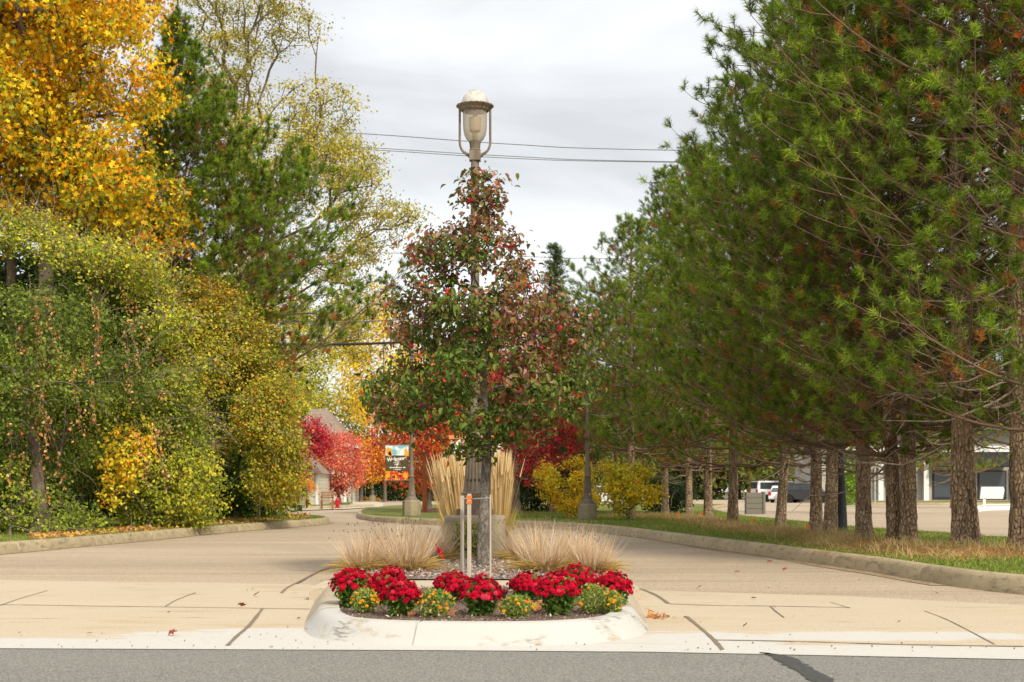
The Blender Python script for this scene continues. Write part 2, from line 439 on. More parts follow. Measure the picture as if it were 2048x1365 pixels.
TAN = material('drive_asphalt', (.37, .30, .22), .9, [(1.3, .35, .7, (.42, .35, .26), (.4, 1.6, 1)), (.35, .4, .65, (.28, .225, .165), (.25, 1, 1)), (1.1, .50, .68, (.23, .175, .12), (.12, 2.2, 1)), (70, .46, .60, (.52, .40, .27), (1, 1, 1)), (55, .54, .66, (.10, .075, .05), (1, 1, 1))], bump=(160, .5, .01))
ROAD = material('road_asphalt', (.15, .145, .13), .85, [(.8, .4, .65, (.18, .172, .155), (.2, 1, 1)), (80, .44, .62, (.30, .29, .25), (1, 1, 1)), (70, .52, .68, (.06, .058, .05), (1, 1, 1))], bump=(120, .7, .012))
TAR = material('tar', (.045, .045, .045), .55, [(30, .4, .7, (.09, .085, .08), (1, 1, 1))])
CRACK = material('joint_filler', (.18, .14, .10), .9, [(25, .4, .6, (.2, .15, .1), (1, 1, 1))])
KERBM = material('kerb_concrete', (.38, .305, .18), .85, [(1.2, .4, .65, (.30, .235, .135), (1, 1, 1)), (5, .5, .7, (.17, .13, .075), (1, 1, 3)), (70, .5, .7, (.44, .38, .28), (1, 1, 1))], bump=(80, .3, .005))
CONCM = material('cast_concrete', (.38, .315, .20), .9, [(2.5, .4, .65, (.26, .21, .13), (1, 1, 1.5)), (9, .5, .7, (.38, .32, .22), (1, 1, 1)), (80, .5, .7, (.22, .19, .14), (1, 1, 1))], bump=(50, .35, .006))
CONCW = material('walk_concrete', (.48, .42, .32), .85, [(1.5, .4, .7, (.42, .36, .27), (1, 1, 1))])
MULCH = material('mulch', (.10, .065, .045), .95, [(40, .4, .6, (.20, .14, .10), (1, 1, 1)), (90, .55, .65, (.38, .32, .26), (1, 1, 1))], bump=(60, 1, .03))
CHIPS = material('gray_mulch', (.20, .165, .14), .95, [(50, .4, .6, (.36, .31, .28), (1, .6, 1)), (80, .5, .62, (.10, .07, .055), (1, 1, 1))], bump=(70, 1, .03))
REDMULCH = material('red_mulch', (.12, .05, .03), .95, [(14, .4, .6, (.22, .10, .06), (1, 1, 1))], bump=(30, 1, .03))
LAWN = material('lawn', (.14, .18, .02), .95, [(.7, .42, .62, (.17, .16, .04), (1, 1, 1)), (3, .5, .7, (.22, .18, .06), (1, 1, 1)), (40, .45, .7, (.07, .11, .015), (1, 1, 1))], bump=(60, 1, .03))
DIRT = material('ground_cover', (.10, .09, .045), .95, [(1, .4, .6, (.14, .12, .05), (1, 1, 1))])
METAL = material('lamp_paint', (.13, .105, .075), .6, [(9, .42, .62, (.21, .175, .13), (1, 1, .4)), (40, .55, .7, (.33, .17, .09), (1, 1, 1))], bump=(60, .25, .004), spec=.4)
DARKMETAL = material('dark_paint', (.03, .03, .032), .5)
STEEL = material('galvanised', (.42, .41, .39), .5, metal=.5)
WHITEP = material('white_paint', (.75, .74, .71), .6, [(12, .5, .7, (.62, .6, .56), (1, 1, 1))])
CAPM = material('lamp_cap_paint', (.52, .50, .46), .6, [(14, .5, .62, (.42, .36, .28), (1, 1, .5)), (30, .58, .7, (.3, .22, .15), (1, 1, 1))])
WOODG = material('weathered_wood', (.36, .31, .25), .85, [(14, .4, .65, (.46, .41, .34), (3, 3, .2))])
ORANGE = material('orange_tape', (.85, .16, .02), .5)
REDP = material('red_plastic', (.70, .012, .025), .5, transl=.3)
def glass_material():
    m = bpy.data.materials.new('smoky_globe'); m.use_nodes = True; nt = m.node_tree; N = nt.nodes; L = nt.links
    b = N['Principled BSDF']; b.inputs['Base Color'].default_value = (.52, .45, .35, 1); b.inputs['Roughness'].default_value = .15
    t = N.new('ShaderNodeBsdfTransparent'); t.inputs[0].default_value = (.86, .80, .70, 1)
    mx = N.new('ShaderNodeMixShader'); tc2 = N.new('ShaderNodeLayerWeight'); tc2.inputs[0].default_value = .35
    r = N.new('ShaderNodeMapRange'); r.inputs['To Min'].default_value = .30; r.inputs['To Max'].default_value = .85
    L.new(tc2.outputs['Facing'], r.inputs[0]); L.new(r.outputs[0], mx.inputs[0])
    L.new(t.outputs[0], mx.inputs[1]); L.new(b.outputs[0], mx.inputs[2]); L.new(mx.outputs[0], N['Material Output'].inputs[0])
    return m
GLOBE = glass_material()
def apron_material():
    "cast concrete with white paint rolled over the gutter and sprayed on round the island nose"
    m = material('apron_concrete', (.42, .352, .25), .85, [(.9, .38, .66, (.45, .385, .28), (.8, 1.0, 1)), (.9, .57, .74, (.36, .25, .13), (.6, 1.4, 1)), (2.3, .60, .72, (.24, .17, .10), (.4, 2, 1)), (70, .45, .62, (.50, .40, .28), (1, 1, 1)), (60, .58, .68, (.18, .13, .08), (1, 1, 1))], bump=(120, .25, .005))
    nt = m.node_tree; N = nt.nodes; L = nt.links; b = N['Principled BSDF']; cur = b.inputs['Base Color'].links[0].from_socket
    t = N.new('ShaderNodeTexCoord'); s = N.new('ShaderNodeSeparateXYZ'); L.new(t.outputs['Object'], s.inputs[0])
    def math_(op, a, b2, c=None):
        n = N.new('ShaderNodeMath'); n.operation = op
        for i, q in enumerate((a, b2, c)):
            if q is None: continue
            if isinstance(q, (int, float)): n.inputs[i].default_value = q
            else: L.new(q, n.inputs[i])
        return n.outputs[0]
    nz = N.new('ShaderNodeTexNoise'); nz.inputs['Scale'].default_value = 2.2; nz.inputs['Detail'].default_value = 8; nz.inputs['Roughness'].default_value = .65
    mpn = N.new('ShaderNodeMapping'); mpn.inputs['Scale'].default_value = (.7, 1.8, 1); L.new(t.outputs['Object'], mpn.inputs[0]); L.new(mpn.outputs[0], nz.inputs['Vector'])
    x, y = s.outputs[0], s.outputs[1]
    # distance beyond the painted gutter line
    g1 = math_('SUBTRACT', 9.45, math_('ADD', y, math_('MULTIPLY', x, 0.085)))
    strip = math_('MULTIPLY_ADD', math_('SUBTRACT', nz.outputs[0], .5), .35, g1)
    strip = math_('MULTIPLY', strip, 14.0)
    # two overspray fans at either side of the nose
    def fan(cx, cy2, ax, ay):
        dx = math_('DIVIDE', math_('SUBTRACT', x, cx), ax); dy = math_('DIVIDE', math_('SUBTRACT', y, cy2), ay)
        d = math_('ADD', math_('MULTIPLY', dx, dx), math_('MULTIPLY', dy, dy))
        return math_('MULTIPLY', math_('ADD', math_('SUBTRACT', 1.0, d), math_('MULTIPLY', math_('SUBTRACT', nz.outputs[0], .5), 4.2)), 2.2)
    mx1 = math_('MAXIMUM', strip, math_('MAXIMUM', fan(-1.8, 9.75, 1.0, .75), math_('MAXIMUM', fan(1.3, 9.6, .7, .55), fan(2.5, 9.8, 1.1, .38))))
    cl = N.new('ShaderNodeClamp'); L.new(mx1, cl.inputs[0])
    n2 = N.new('ShaderNodeTexNoise'); n2.inputs['Scale'].default_value = 26; n2.inputs['Detail'].default_value = 5; L.new(mpn.outputs[0], n2.inputs['Vector'])
    wear = N.new('ShaderNodeMapRange'); wear.inputs['From Min'].default_value = .33; wear.inputs['From Max'].default_value = .47; wear.inputs['To Min'].default_value = .35; L.new(n2.outputs[0], wear.inputs[0])
    fac = math_('MULTIPLY', cl.outputs[0], wear.outputs[0])
    mx = N.new('ShaderNodeMix'); mx.data_type = 'RGBA'; L.new(fac, mx.inputs[0]); L.new(cur, mx.inputs[6]); mx.inputs[7].default_value = (.48, .465, .43, 1)
    L.new(mx.outputs[2], b.inputs['Base Color'])
    return m
APRON = apron_material()
def nose_material():
    m = material('nose_kerb_concrete', (.38, .32, .23), .8, [(2, .4, .65, (.30, .25, .175), (1, 1, 1)), (70, .5, .7, (.46, .40, .30), (1, 1, 1))], bump=(14, .5, .012))
    nt = m.node_tree; N = nt.nodes; L = nt.links; b = N['Principled BSDF']; cur = b.inputs['Base Color'].links[0].from_socket
    t = N.new('ShaderNodeTexCoord'); s = N.new('ShaderNodeSeparateXYZ'); L.new(t.outputs['Object'], s.inputs[0])
    nz = N.new('ShaderNodeTexNoise'); nz.inputs['Scale'].default_value = 5; nz.inputs['Detail'].default_value = 7; L.new(t.outputs['Object'], nz.inputs['Vector'])
    a = N.new('ShaderNodeMath'); a.operation = 'MULTIPLY_ADD'; a.inputs[1].default_value = 1.6; L.new(nz.outputs[0], a.inputs[0]); L.new(s.outputs[1], a.inputs[2])
    r = N.new('ShaderNodeMapRange'); r.inputs['From Min'].default_value = 11.55; r.inputs['From Max'].default_value = 11.3; L.new(a.outputs[0], r.inputs[0])
    n2 = N.new('ShaderNodeTexNoise'); n2.inputs['Scale'].default_value = 3.1; n2.inputs['Detail'].default_value = 6; n2.inputs['Roughness'].default_value = .7
    mpn = N.new('ShaderNodeMapping'); mpn.inputs['Location'].default_value = (3.3, 1.2, 0); mpn.inputs['Scale'].default_value = (1, 1, 2); L.new(t.outputs['Object'], mpn.inputs[0]); L.new(mpn.outputs[0], n2.inputs['Vector'])
    w = N.new('ShaderNodeMapRange'); w.inputs['From Min'].default_value = .34; w.inputs['From Max'].default_value = .43; w.inputs['To Min'].default_value = .12; L.new(n2.outputs[0], w.inputs[0])
    f = N.new('ShaderNodeMath'); f.operation = 'MULTIPLY'; L.new(r.outputs[0], f.inputs[0]); L.new(w.outputs[0], f.inputs[1])
    mx = N.new('ShaderNodeMix'); mx.data_type = 'RGBA'; L.new(f.outputs[0], mx.inputs[0]); L.new(cur, mx.inputs[6]); mx.inputs[7].default_value = (.45, .435, .40, 1)
    # tyre scuffs: sparse patches of fine dark streaks
    s1 = N.new('ShaderNodeTexNoise'); s1.inputs['Scale'].default_value = 1.9; s1.inputs['Detail'].default_value = 3; L.new(t.outputs['Object'], s1.inputs['Vector'])
    q1 = N.new('ShaderNodeMapRange'); q1.inputs['From Min'].default_value = .54; q1.inputs['From Max'].default_value = .60; L.new(s1.outputs[0], q1.inputs[0])
    m2 = N.new('ShaderNodeMapping'); m2.inputs['Scale'].default_value = (1, 1, 6); m2.inputs['Rotation'].default_value = (0, .5, .3); L.new(t.outputs['Object'], m2.inputs[0])
    s2 = N.new('ShaderNodeTexNoise'); s2.inputs['Scale'].default_value = 12; s2.inputs['Detail'].default_value = 6; L.new(m2.outputs[0], s2.inputs['Vector'])
    q2 = N.new('ShaderNodeMapRange'); q2.inputs['From Min'].default_value = .46; q2.inputs['From Max'].default_value = .60; q2.inputs['To Max'].default_value = .8; L.new(s2.outputs[0], q2.inputs[0])
    q3 = N.new('ShaderNodeMath'); q3.operation = 'MULTIPLY'; L.new(q1.outputs[0], q3.inputs[0]); L.new(q2.outputs[0], q3.inputs[1])
    mx3 = N.new('ShaderNodeMix'); mx3.data_type = 'RGBA'; L.new(q3.outputs[0], mx3.inputs[0]); L.new(mx.outputs[2], mx3.inputs[6]); mx3.inputs[7].default_value = (.16, .14, .115, 1)
    L.new(mx3.outputs[2], b.inputs['Base Color'])
    return m
NOSE = nose_material()

# ---------------------------------------------------------------- ground
sheet('ground', [(-900, -60), (900, -60), (900, 1500), (-900, 1500)], -.03, DIRT)
sheet('road', [(-60, -12), (60, -12), (60, 7.6), (8, 8.15), G(2048, 1319)[:2], G(1700, 1312)[:2], G(1300, 1304)[:2], G(900, 1301)[:2], G(450, 1299)[:2], G(0, 1297)[:2], (-60, 9.6)], -.004, ROAD)
sheet('driveway', [(-30, 8.3), (30, 8.0), (60, 60), (70, 160), (-70, 160), (-60, 30)], -.012, TAN)
apl = [(-60, 9.6), G(0, 1297)[:2], G(450, 1299)[:2], G(900, 1301)[:2], G(1300, 1304)[:2], G(1700, 1312)[:2], G(2048, 1319)[:2], (8, 8.15), (60, 7.6), (60, 12.2), (9, 12.3)]
apl += [G(2048, 1211)[:2], G(1700, 1193)[:2], G(1290, 1181)[:2], G(960, 1175)[:2], G(600, 1169)[:2], G(300, 1165)[:2], G(0, 1160)[:2], (-60, 16.5)]
sheet('driveway_apron', apl, .0, APRON)

def ribbon(pl, w, z):
    a = offset(pl, w / 2); b = offset(pl, -w / 2)
    return [(p.x, p.y, z) for p in a] + [(p.x, p.y, z) for p in reversed(b)]
def joint(mb, pts, w, seed, z=.004):
    r = rng(seed); pl = [Vector(G(*p)) for p in pts]; pl = smooth_line(pl, 8)
    m = len(pl); ws = w * (.75 + .5 * r.random(m)); rings = []
    for i, p in enumerate(pl):
        a = pl[max(0, i - 1)]; b = pl[min(m - 1, i + 1)]; t = Vector((b.x - a.x, b.y - a.y, 0)).normalized(); q = ws[i] / 2
        rings.append([(p.x - t.y * q, p.y + t.x * q, z), (p.x + t.y * q, p.y - t.x * q, z)])
    mb.quadstrip(rings, close=False, cap=False)
mb = MB()
for i, (pts, w) in enumerate([
    ([(525, 1218), (500, 1250), (474, 1273), (455, 1292)], .028),
    ([(0, 1210), (200, 1213), (420, 1216), (620, 1219)], .026),
    ([(563, 1187), (575, 1176), (600, 1163), (640, 1142), (683, 1127)], .03),
    ([(330, 1214), (355, 1200), (392, 1186)], .012), ([(0, 1212), (40, 1198), (95, 1182)], .010),
    ([(1262, 1172), (1285, 1180), (1312, 1191), (1337, 1208)], .035),
    ([(1340, 1209), (1440, 1212), (1540, 1213),  (1700, 1216)], .03), ([(1540, 1213), (1552, 1224), (1568, 1236)], .014),
    ([(1373, 1234), (1400, 1256), (1425, 1278), (1445, 1300)], .030),
    ([(1430, 1281), (1600, 1284), (1800, 1290), (2048, 1294)], .03),
    ([(1850, 1223), (1900, 1243), (1990, 1290)], .010), ([(1660, 1205), (1700, 1217)], .010)]):
    joint(mb, pts, w, i)
tag(mb.build('pavement_joints', CRACK), kind='structure')
mb = MB()
pl = smooth_line([Vector(G(*p)) for p in [(1520, 1305), (1560, 1313), (1595, 1332), (1640, 1358), (1720, 1420)]], 8)
r_ = rng(4); rings = []
for i, p in enumerate(pl):
    a = pl[max(0, i - 1)]; b = pl[min(len(pl) - 1, i + 1)]; t = Vector((b.x - a.x, b.y - a.y, 0)).normalized(); q = (.012 + .05 * min(1, i / 9)) * (1 + .15 * r_.normal())
    rings.append([(p.x - t.y * q, p.y + t.x * q, .0), (p.x + t.y * q, p.y - t.x * q, .0)])
mb.quadstrip(rings, close=False, cap=False)
tag(mb.build('crack_seal_strip', TAR), kind='structure')

# lawn on the left: a peninsula that ends at photo x = 655
LZ = .155
fl = [Vector((-60, 18, 0)), Vector((-18, 21, 0)), Vector(G(-150, 1122)), Vector(G(0, 1108)), Vector(G(200, 1090)), Vector(G(400, 1070)), Vector(G(560, 1056)), Vector(G(640, 1049.5)), Vector(G(662, 1045)), Vector(G(640, 1041)), Vector(G(560, 1037)), Vector((-16, 55, 0)), Vector((-70, 62, 0))]
LL = smooth_line(fl, 8); kerb('left_kerb', LL, 1, KERBM)
left_lawn = [(p.x, p.y) for p in offset(LL, .17)]
sheet('left_lawn', left_lawn, LZ, LAWN)
# lawn on the right: from the tip at photo x = 715 round to the near corner
fr = [Vector((-2.5, 92, 0)), Vector(G(800, 1016)), Vector(G(730, 1024)), Vector(G(712, 1034)), Vector(G(740, 1042)), Vector(G(850, 1049)), Vector(G(1000, 1053)), Vector(G(1175, 1062)), Vector(G(1400, 1093)), Vector(G(1700, 1137)), Vector(G(2048, 1188)), Vector((7.2, 12.6, 0)), Vector((14, 11.6, 0)), Vector((40, 11.2, 0))]
LR = smooth_line(fr, 8); kerb('right_kerb', LR, 1, KERBM)
lot = [Vector((60, 19, 0)), Vector((14, 20.5, 0)), Vector(G(2048, 1093)), Vector(G(1925, 1084)), Vector(G(1700, 1066)), Vector(G(1560, 1049)), Vector(G(1480, 1040)), Vector(G(1440, 1030)), Vector(G(1425, 1019)), Vector((14, 92, 0))]
right_lawn = [(p.x, p.y) for p in offset(LR, .17)] + [(p.x, p.y) for p in smooth_line(lot, 4)]
sheet('right_lawn', right_lawn, LZ, LAWN)
LT = smooth_line(lot, 4)
kerb('lot_kerb', LT, 1, KERBM, prof=[(-.16, -.02), (-.15, .12), (-.12, .160), (.02, .160), (.03, 0)])

# dirt washed along the foot of the kerbs
GDIRT = material('gutter_dirt', (.24, .165, .09), .95, [(6, .4, .6, (.36, .27, .17), (1, 1, 1)), (40, .5, .65, (.10, .07, .045), (1, 1, 1))])
def dirt_line(pl, side, z, seed, wmin=.02, wmax=.16):
    r = rng(seed); m = len(pl); w = np.interp(np.arange(m), np.arange(0, m + 6, 3), r.uniform(wmin, wmax, len(range(0, m + 6, 3)))); a = offset(pl, -side * -.012); rings = []
    for i in range(m):
        aa = pl[max(0, i - 1)]; b = pl[min(m - 1, i + 1)]; t = Vector((b.x - aa.x, b.y - aa.y, 0)).normalized(); n = Vector((-t.y, t.x, 0)) * side
        p = pl[i] + n * .012; q = pl[i] - n * w[i]; rings.append([(p.x, p.y, z), (q.x, q.y, z)])
    mb = MB(); mb.quadstrip(rings, close=False, cap=False); tag(mb.build('gutter_dirt', GDIRT), kind='structure')
dirt_line([p for p in LL if p.y < 46 and p.x > -17.5][:60], 1, -.006, 5); dirt_line([p for p in LR if p.y < 48 and p.x < 12 and p.y > 14.8], 1, -.006, 6, .03, .22)
# far plaza on the left
sheet('far_lawn', [G(530, 1016, .05)[:2], G(640, 1014, .05)[:2], G(700, 1010, .05)[:2], G(702, 1003, .05)[:2], G(690, 1001, .05)[:2], G(560, 1000, .05)[:2], (-60, 140), (-60, 75)], .05, LAWN)
sheet('far_walk', [G(560, 1023)[:2], G(700, 1019)[:2], G(765, 1014)[:2], G(768, 1008)[:2], G(740, 1002)[:2], G(690, 1000)[:2], G(706, 1003)[:2], G(700, 1011)[:2], G(640, 1015.5)[:2], G(520, 1018)[:2]], .03, CONCW)
sheet('ramp_mat', [G(682, 1000.5, .07)[:2], G(700, 1003.5, .07)[:2], G(712, 1002.5, .07)[:2], G(700, 999.5, .07)[:2]], .07, material('tactile_yellow', (.85, .55, .03), .7))
kerb('far_kerb', smooth_line([Vector(G(500, 1021)), Vector(G(620, 1019)), Vector(G(700, 1016.5)), Vector(G(750, 1014))], 6), 1, KERBM)
sheet('far_verge', [G(690, 997.5, .05)[:2], G(740, 998, .05)[:2], G(880, 996.5, .05)[:2], G(1010, 996, .05)[:2], (4, 400), (-70, 400), (-50, 175)], .05, LAWN)

# blades of grass near the kerbs
def lawn_blades(name, poly, pts_lo, pts_hi, n, seed, hmin=.035, hmax=.08, near=None):
    r = rng(seed); x = r.uniform(pts_lo[0], pts_hi[0], n); y = r.uniform(pts_lo[1] ** .5, pts_hi[1] ** .5, n) ** 2
    k = inside(poly, x, y)
    if near is not None: k &= near(x, y)
    x, y = x[k], y[k]; B = np.stack([x, y, np.full(len(x), LZ)], 1)
    D = norm(r.normal(size=B.shape) * .35 + np.array([0, 0, 1.]))
    patch = np.sin(x * 2.1 + 1.7 * np.sin(y * .8)) + np.sin(y * 1.3 + x * .6)
    dry = r.random(len(x)) < (.14 + .16 * (patch > .6))
    cols = np.where(dry[:, None], np.array([.42, .32, .12]), pick(r, [(3, (.17, .26, .03)), (2, (.12, .20, .025)), (2, (.24, .30, .045))], len(x))) * r.uniform(.7, 1.3, (len(x), 1))
    o = blades(name, B, D, r.uniform(hmin, hmax, len(x)), .010, cols, BLADEM, bend=.35, segs=2, seed=seed)
    return tag(o, 'short mown green grass with straw coloured dry patches along the kerb', 'grass', kind='stuff')
lawn_blades('grass', right_lawn, (0, 12), (15, 60), 230000, 11)
lawn_blades('grass', left_lawn, (-16, 20), (-4, 52), 120000, 12)

# ---------------------------------------------------------------- median island
o1 = [G(628, 1200), G(616, 1224), G(606, 1248), G(610, 1267), G(650, 1281), G(770, 1290), G(950, 1293), G(1120, 1291), G(1245, 1281), G(1296, 1265), G(1294, 1238), G(1284, 1216), G(1277, 1200)]
NP = [(0, -.01), (.03, .015), (.065, .055), (.10, .10), (.13, .128), (.17, .137), (.27, .137), (.275, .0)]
L1 = smooth_line([Vector(p) for p in o1], 8)
kerb('island_nose_kerb', L1, 1, NOSE, prof=NP)
bed1 = [(p.x, p.y) for p in offset(L1, .25)]
BZ = .125
sheet('flower_bed', bed1, BZ - .012, MULCH)
o2 = [G(636, 1182), G(684, 1143), G(720, 1118), G(830, 1104), G(950, 1100), G(1080, 1104), G(1180, 1118), G(1232, 1143), G(1275, 1182)]
L2 = smooth_line([Vector(p) for p in o2], 8)
kerb('island_kerb', L2, -1, KERBM, prof=[(0, -.01), (.05, .05), (.10, .10), (.14, .125), (.24, .13), (.245, .0)])
bed2 = [(p.x, p.y) for p in offset(L2, -.2)]
sheet('mulch_bed', bed2, BZ - .008, CHIPS)
y0 = G(0, 1201)[1]
mb = MB(); mb.box((-.345, (y0 + G(0, 1183)[1]) / 2, .05), (3.02, G(0, 1183)[1] - y0 - .02, .118)); tag(mb.build('island_walk', APRON), kind='structure')

def scatter_chips(name, poly, n, seed, pal, size, z, near=None, label='', cat='mulch'):
    r = rng(seed); px = [p[0] for p in poly]; py = [p[1] for p in poly]
    x = r.uniform(min(px), max(px), n); y = r.uniform(min(py), max(py), n); k = inside(poly, x, y)
    if near is not None: k &= near(x, y)
    x, y = x[k], y[k]; P = np.stack([x, y, np.full(len(x), z) + r.uniform(0, .012, len(x))], 1)
    me = leaf_mesh(name, P, size, pick(r, pal, len(x)) * r.uniform(.7, 1.3, (len(x), 1)), 'slim', up=1.6, droop=-.1, seed=seed)
    return tag(link(name, me, BLADEM), label, cat, kind='stuff')
scatter_chips('wood_mulch', bed2, 16000, 21, [(3, (.36, .31, .27)), (2, (.20, .15, .12)), (1, (.50, .46, .42)), (1, (.40, .15, .07))], .05, BZ, label='gray and brown shredded wood mulch under the young tree')
scatter_chips('soil_mulch', bed1, 7000, 22, [(4, (.11, .07, .05)), (2, (.20, .13, .09)), (1, (.42, .36, .3))], .032, BZ - .008, label='dark brown mulch around the red mums')

# ---------------------------------------------------------------- street lamps
def lamp(name, loc, label, ped='square', pr=.4, ph=.55, simple=False, H=6.25, group='street lamps along the drive'):
    root = empty(name, loc, label, 'street lamp', group)
    mb = MB(); n = 12 if simple else 24
    if ped == 'square':
        prof = [(pr * 1.0, 0), (pr, ph - .06), (pr * .985, ph - .025), (pr * .93, ph - .004), (pr * .6, ph)]
        for k in range(1): mb.lathe([(a * 1.08, z) for a, z in prof], 32, rad=lambda j, n, z: 1 / max(abs(math.cos(2 * math.pi * j / n)) ** 6 + abs(math.sin(2 * math.pi * j / n)) ** 6, 1e-6) ** (1 / 6) * .95)
    else:
        mb.lathe([(pr, 0), (pr, ph - .03), (pr * .95, ph), (pr * .5, ph)], 8)
    mb.build('pedestal', CONCM, root, bevel=0 if ped == 'square' else .012, smooth=ped == 'square')
    def Z(y): return (1112 - y) / 149.4 + ph - .55
    mb = MB()
    if ped == 'square':
        mb.box((0, 0, ph + .04), (.48, .48, .08)); mb.box((0, 0, ph + .17), (.36, .36, .185))
        mb.lathe([(.17, Z(990)), (.19, Z(989)), (.19, Z(985)), (.165, Z(983)), (.165, Z(980))], n)
    else:
        mb.lathe([(.23, ph), (.22, ph + .05), (.16, ph + .10), (.145, ph + .16), (.15, ph + .2), (.13, ph + .24), (.125, Z(980))], n)
    mb.build('base_collar', METAL, root, smooth=True)
    mb = MB()
    fl = (lambda j, n, z: 1.0 if (j % 3) else .88) if not simple else None
    q_ = 1 if ped == 'square' else .76
    mb.lathe([(.158 * q_, Z(980)), (.152 * q_, Z(975)), (.118 * q_, Z(917)), (.118 * q_, Z(913))], 48 if not simple else 12, rad=fl)
    mb.build('fluted_shaft', METAL, root)
    mb = MB()
    mb.lathe([(.12 * q_, Z(913)), (.135 * q_, Z(911)), (.135 * q_, Z(906)), (.11 * q_, Z(903)), (.085, Z(899)), (.088, Z(870)), (.075, Z(865)), (.065, Z(858)), (.058, Z(700)), (.057, Z(348)), (.07, Z(347)), (.072, Z(342)), (.057, Z(340)), (.053, Z(318))], n)
    mb.build('pole', METAL, root, smooth=True)
    mb = MB()
    mb.box((0, 0, Z(308)), (.15, .15, .13)); mb.lathe([(.05, Z(300)), (.075, Z(299)), (.078, Z(296)), (.068, Z(294)), (.075, Z(283)), (.082, Z(281)), (.08, Z(279))], n)
    mb.build('bracket_hub', METAL, root, smooth=True)
    for s in (-1, 1):
        mb = MB()
        pts = smooth_line([Vector((s * .06, 0, Z(309))), Vector((s * .10, 0, Z(305))), Vector((s * .17, 0, Z(297))), Vector((s * .203, 0, Z(284))), Vector((s * .205, 0, Z(260))), Vector((s * .205, 0, Z(214)))], 4)
        mb.tube(pts, [.03 - .014 * min(1, i / 8) for i in range(len(pts))], 8)
        mb.build('bracket_arm', METAL, root, smooth=True)
    mb = MB()
    mb.lathe([(.075, Z(280)), (.115, Z(275)), (.145, Z(266)), (.158, Z(255)), (.162, Z(240)), (.162, Z(216))], n, cap=False)
    mb.build('globe', GLOBE, root, smooth=True)
    mb = MB()
    mb.lathe([(.03, Z(280)), (.035, Z(262)), (.075, Z(258)), (.08, Z(248)), (.083, Z(233)), (.08, Z(231)), (.03, Z(229)), (.03, Z(218))], 14)
    lb = mb.build('bulb', material('bulb_glass', (.62, .55, .42), .4, transl=.2), root, smooth=True)
    mb = MB(); m = 20 if not simple else 12
    sc_ = lambda j, n, z: 1 + (.035 if j % 2 else -.035)
    mb.lathe([(.165, Z(219)), (.19, Z(217)), (.205, Z(213)), (.245, Z(209)), (.25, Z(207)), (.2, Z(208)), (.18, Z(207))], m * 2, rad=sc_)
    mb.build('scalloped_ring', METAL, root)
    mb = MB()
    mb.lathe([(.182, Z(208)), (.178, Z(200)), (.162, Z(191)), (.13, Z(184)), (.085, Z(180)), (.083, Z(178)), (.04, Z(177))], n)
    mb.build('cap', CAPM, root, smooth=True)
    return root
LX, LY, _ = G(950, 1112, BZ)
near_lamp = lamp('street_lamp', (LX, LY, BZ), 'tall brown lamp with white domed cap rising behind the young tree on the island')
# a small bell-shaped fitting hangs from the near pole
mb = MB(); zb = (1112 - 462) / 149.4
mb.tube([(-.05, 0, zb + .12), (-.11, 0, zb + .11), (-.115, 0, zb + .03)], .012, 6)
mb.lathe([(.03, zb + .05), (.07, zb + .03), (.075, zb - .005), (.04, zb - .015), (.035, zb - .05), (.06, zb - .07), (.055, zb - .075)], 14, (-.115, 0, 0))
mb.build('bell_fitting', DARKMETAL, near_lamp, smooth=True)
mb = MB(); mb.lathe([(.062, (1112 - 402) / 149.4 - .02), (.064, (1112 - 402) / 149.4 + .02)], 14); mb.build('clamp_band', DARKMETAL, near_lamp)
mb = MB()
for k, (z0, w) in enumerate([(1.02, .03)]):
    for j in range(4): mb.box((-.10 + j * .055, -.146 + abs(j - 1.5) * .012, z0), (.022, .006, .035))
mb.build('pole_tag', DARKMETAL, near_lamp)

mx_, my_, _ = G(823, 1032, LZ)
mid_lamp = lamp('street_lamp', (mx_, my_, LZ), 'brown lamp post on a mossy concrete block carrying the welcome banner', 'oct', .31, .52, H=6.25)
ry_ = 42.0; rx_ = (1175 - CX) * ry_ / F
lamp('street_lamp', (rx_, ry_, LZ), 'brown lamp post on a concrete drum before the yellow shrubs', 'oct', .28, .46)
fl0 = None
for (px, top, lab) in ((745, 868, 'white capped far lamp beside the round bed of red flowers'), (672, 857, 'white capped far lamp in front of the house gable'), (711, 874, 'shorter far lamp between the coral tree and the orange tree')):
    s = (1003 - top) / 6.3; Y = F / s
    if fl0 is None:
        fl0 = lamp('street_lamp', (0, 0, 0), lab, 'oct', .3, .55, simple=True); o = fl0
    else:
        o = copy_tree(fl0); o['label'] = lab
    o.location = ((px - CX) * Y / F, Y, .0)

# banner on the middle lamp
br = empty('banner', (mx_, my_, LZ), 'dark welcome banner with white tree emblem and autumn borders on a lamp post', 'banner')
sB = F / my_
def bx(px): return (px - CX) * my_ / F - mx_
def bz(py): return EYE - (py - HZ) * my_ / F - LZ
x0, x1, zt, z1_, z2_, zb_ = bx(771), bx(817), bz(892), bz(911.5), bz(943), bz(960)
def panel(name, za, zb2, mat):
    mb = MB(); mb.box(((x0 + x1) / 2, -.0, (za + zb2) / 2), (x1 - x0, .012, za - zb2)); return mb.build(name, mat, br)
panel('sky_panel', zt, z1_ + .002, material('banner_sky', (.20, .48, .62), .7, [(3.5, .45, .55, (.75, .85, .82), (1, 1, 1))]))
panel('message_panel', z1_, z2_ + .002, material('banner_dark', (.075, .055, .025), .7, [(6, .4, .7, (.11, .085, .04), (3, 1, .4))]))
panel('harvest_panel', z2_, zb_, material('banner_harvest', (.80, .33, .01), .7, [(5, .50, .52, (.60, .03, .02), (1, 1, 1)), (6.5, .56, .58, (.02, .03, .05), (1, 1, 1))]))
WM = material('banner_white', (.86, .80, .76), .7)
OY = material('banner_leaf', (.95, .38, .01), .7)
mb = MB(); rr_ = rng(5)
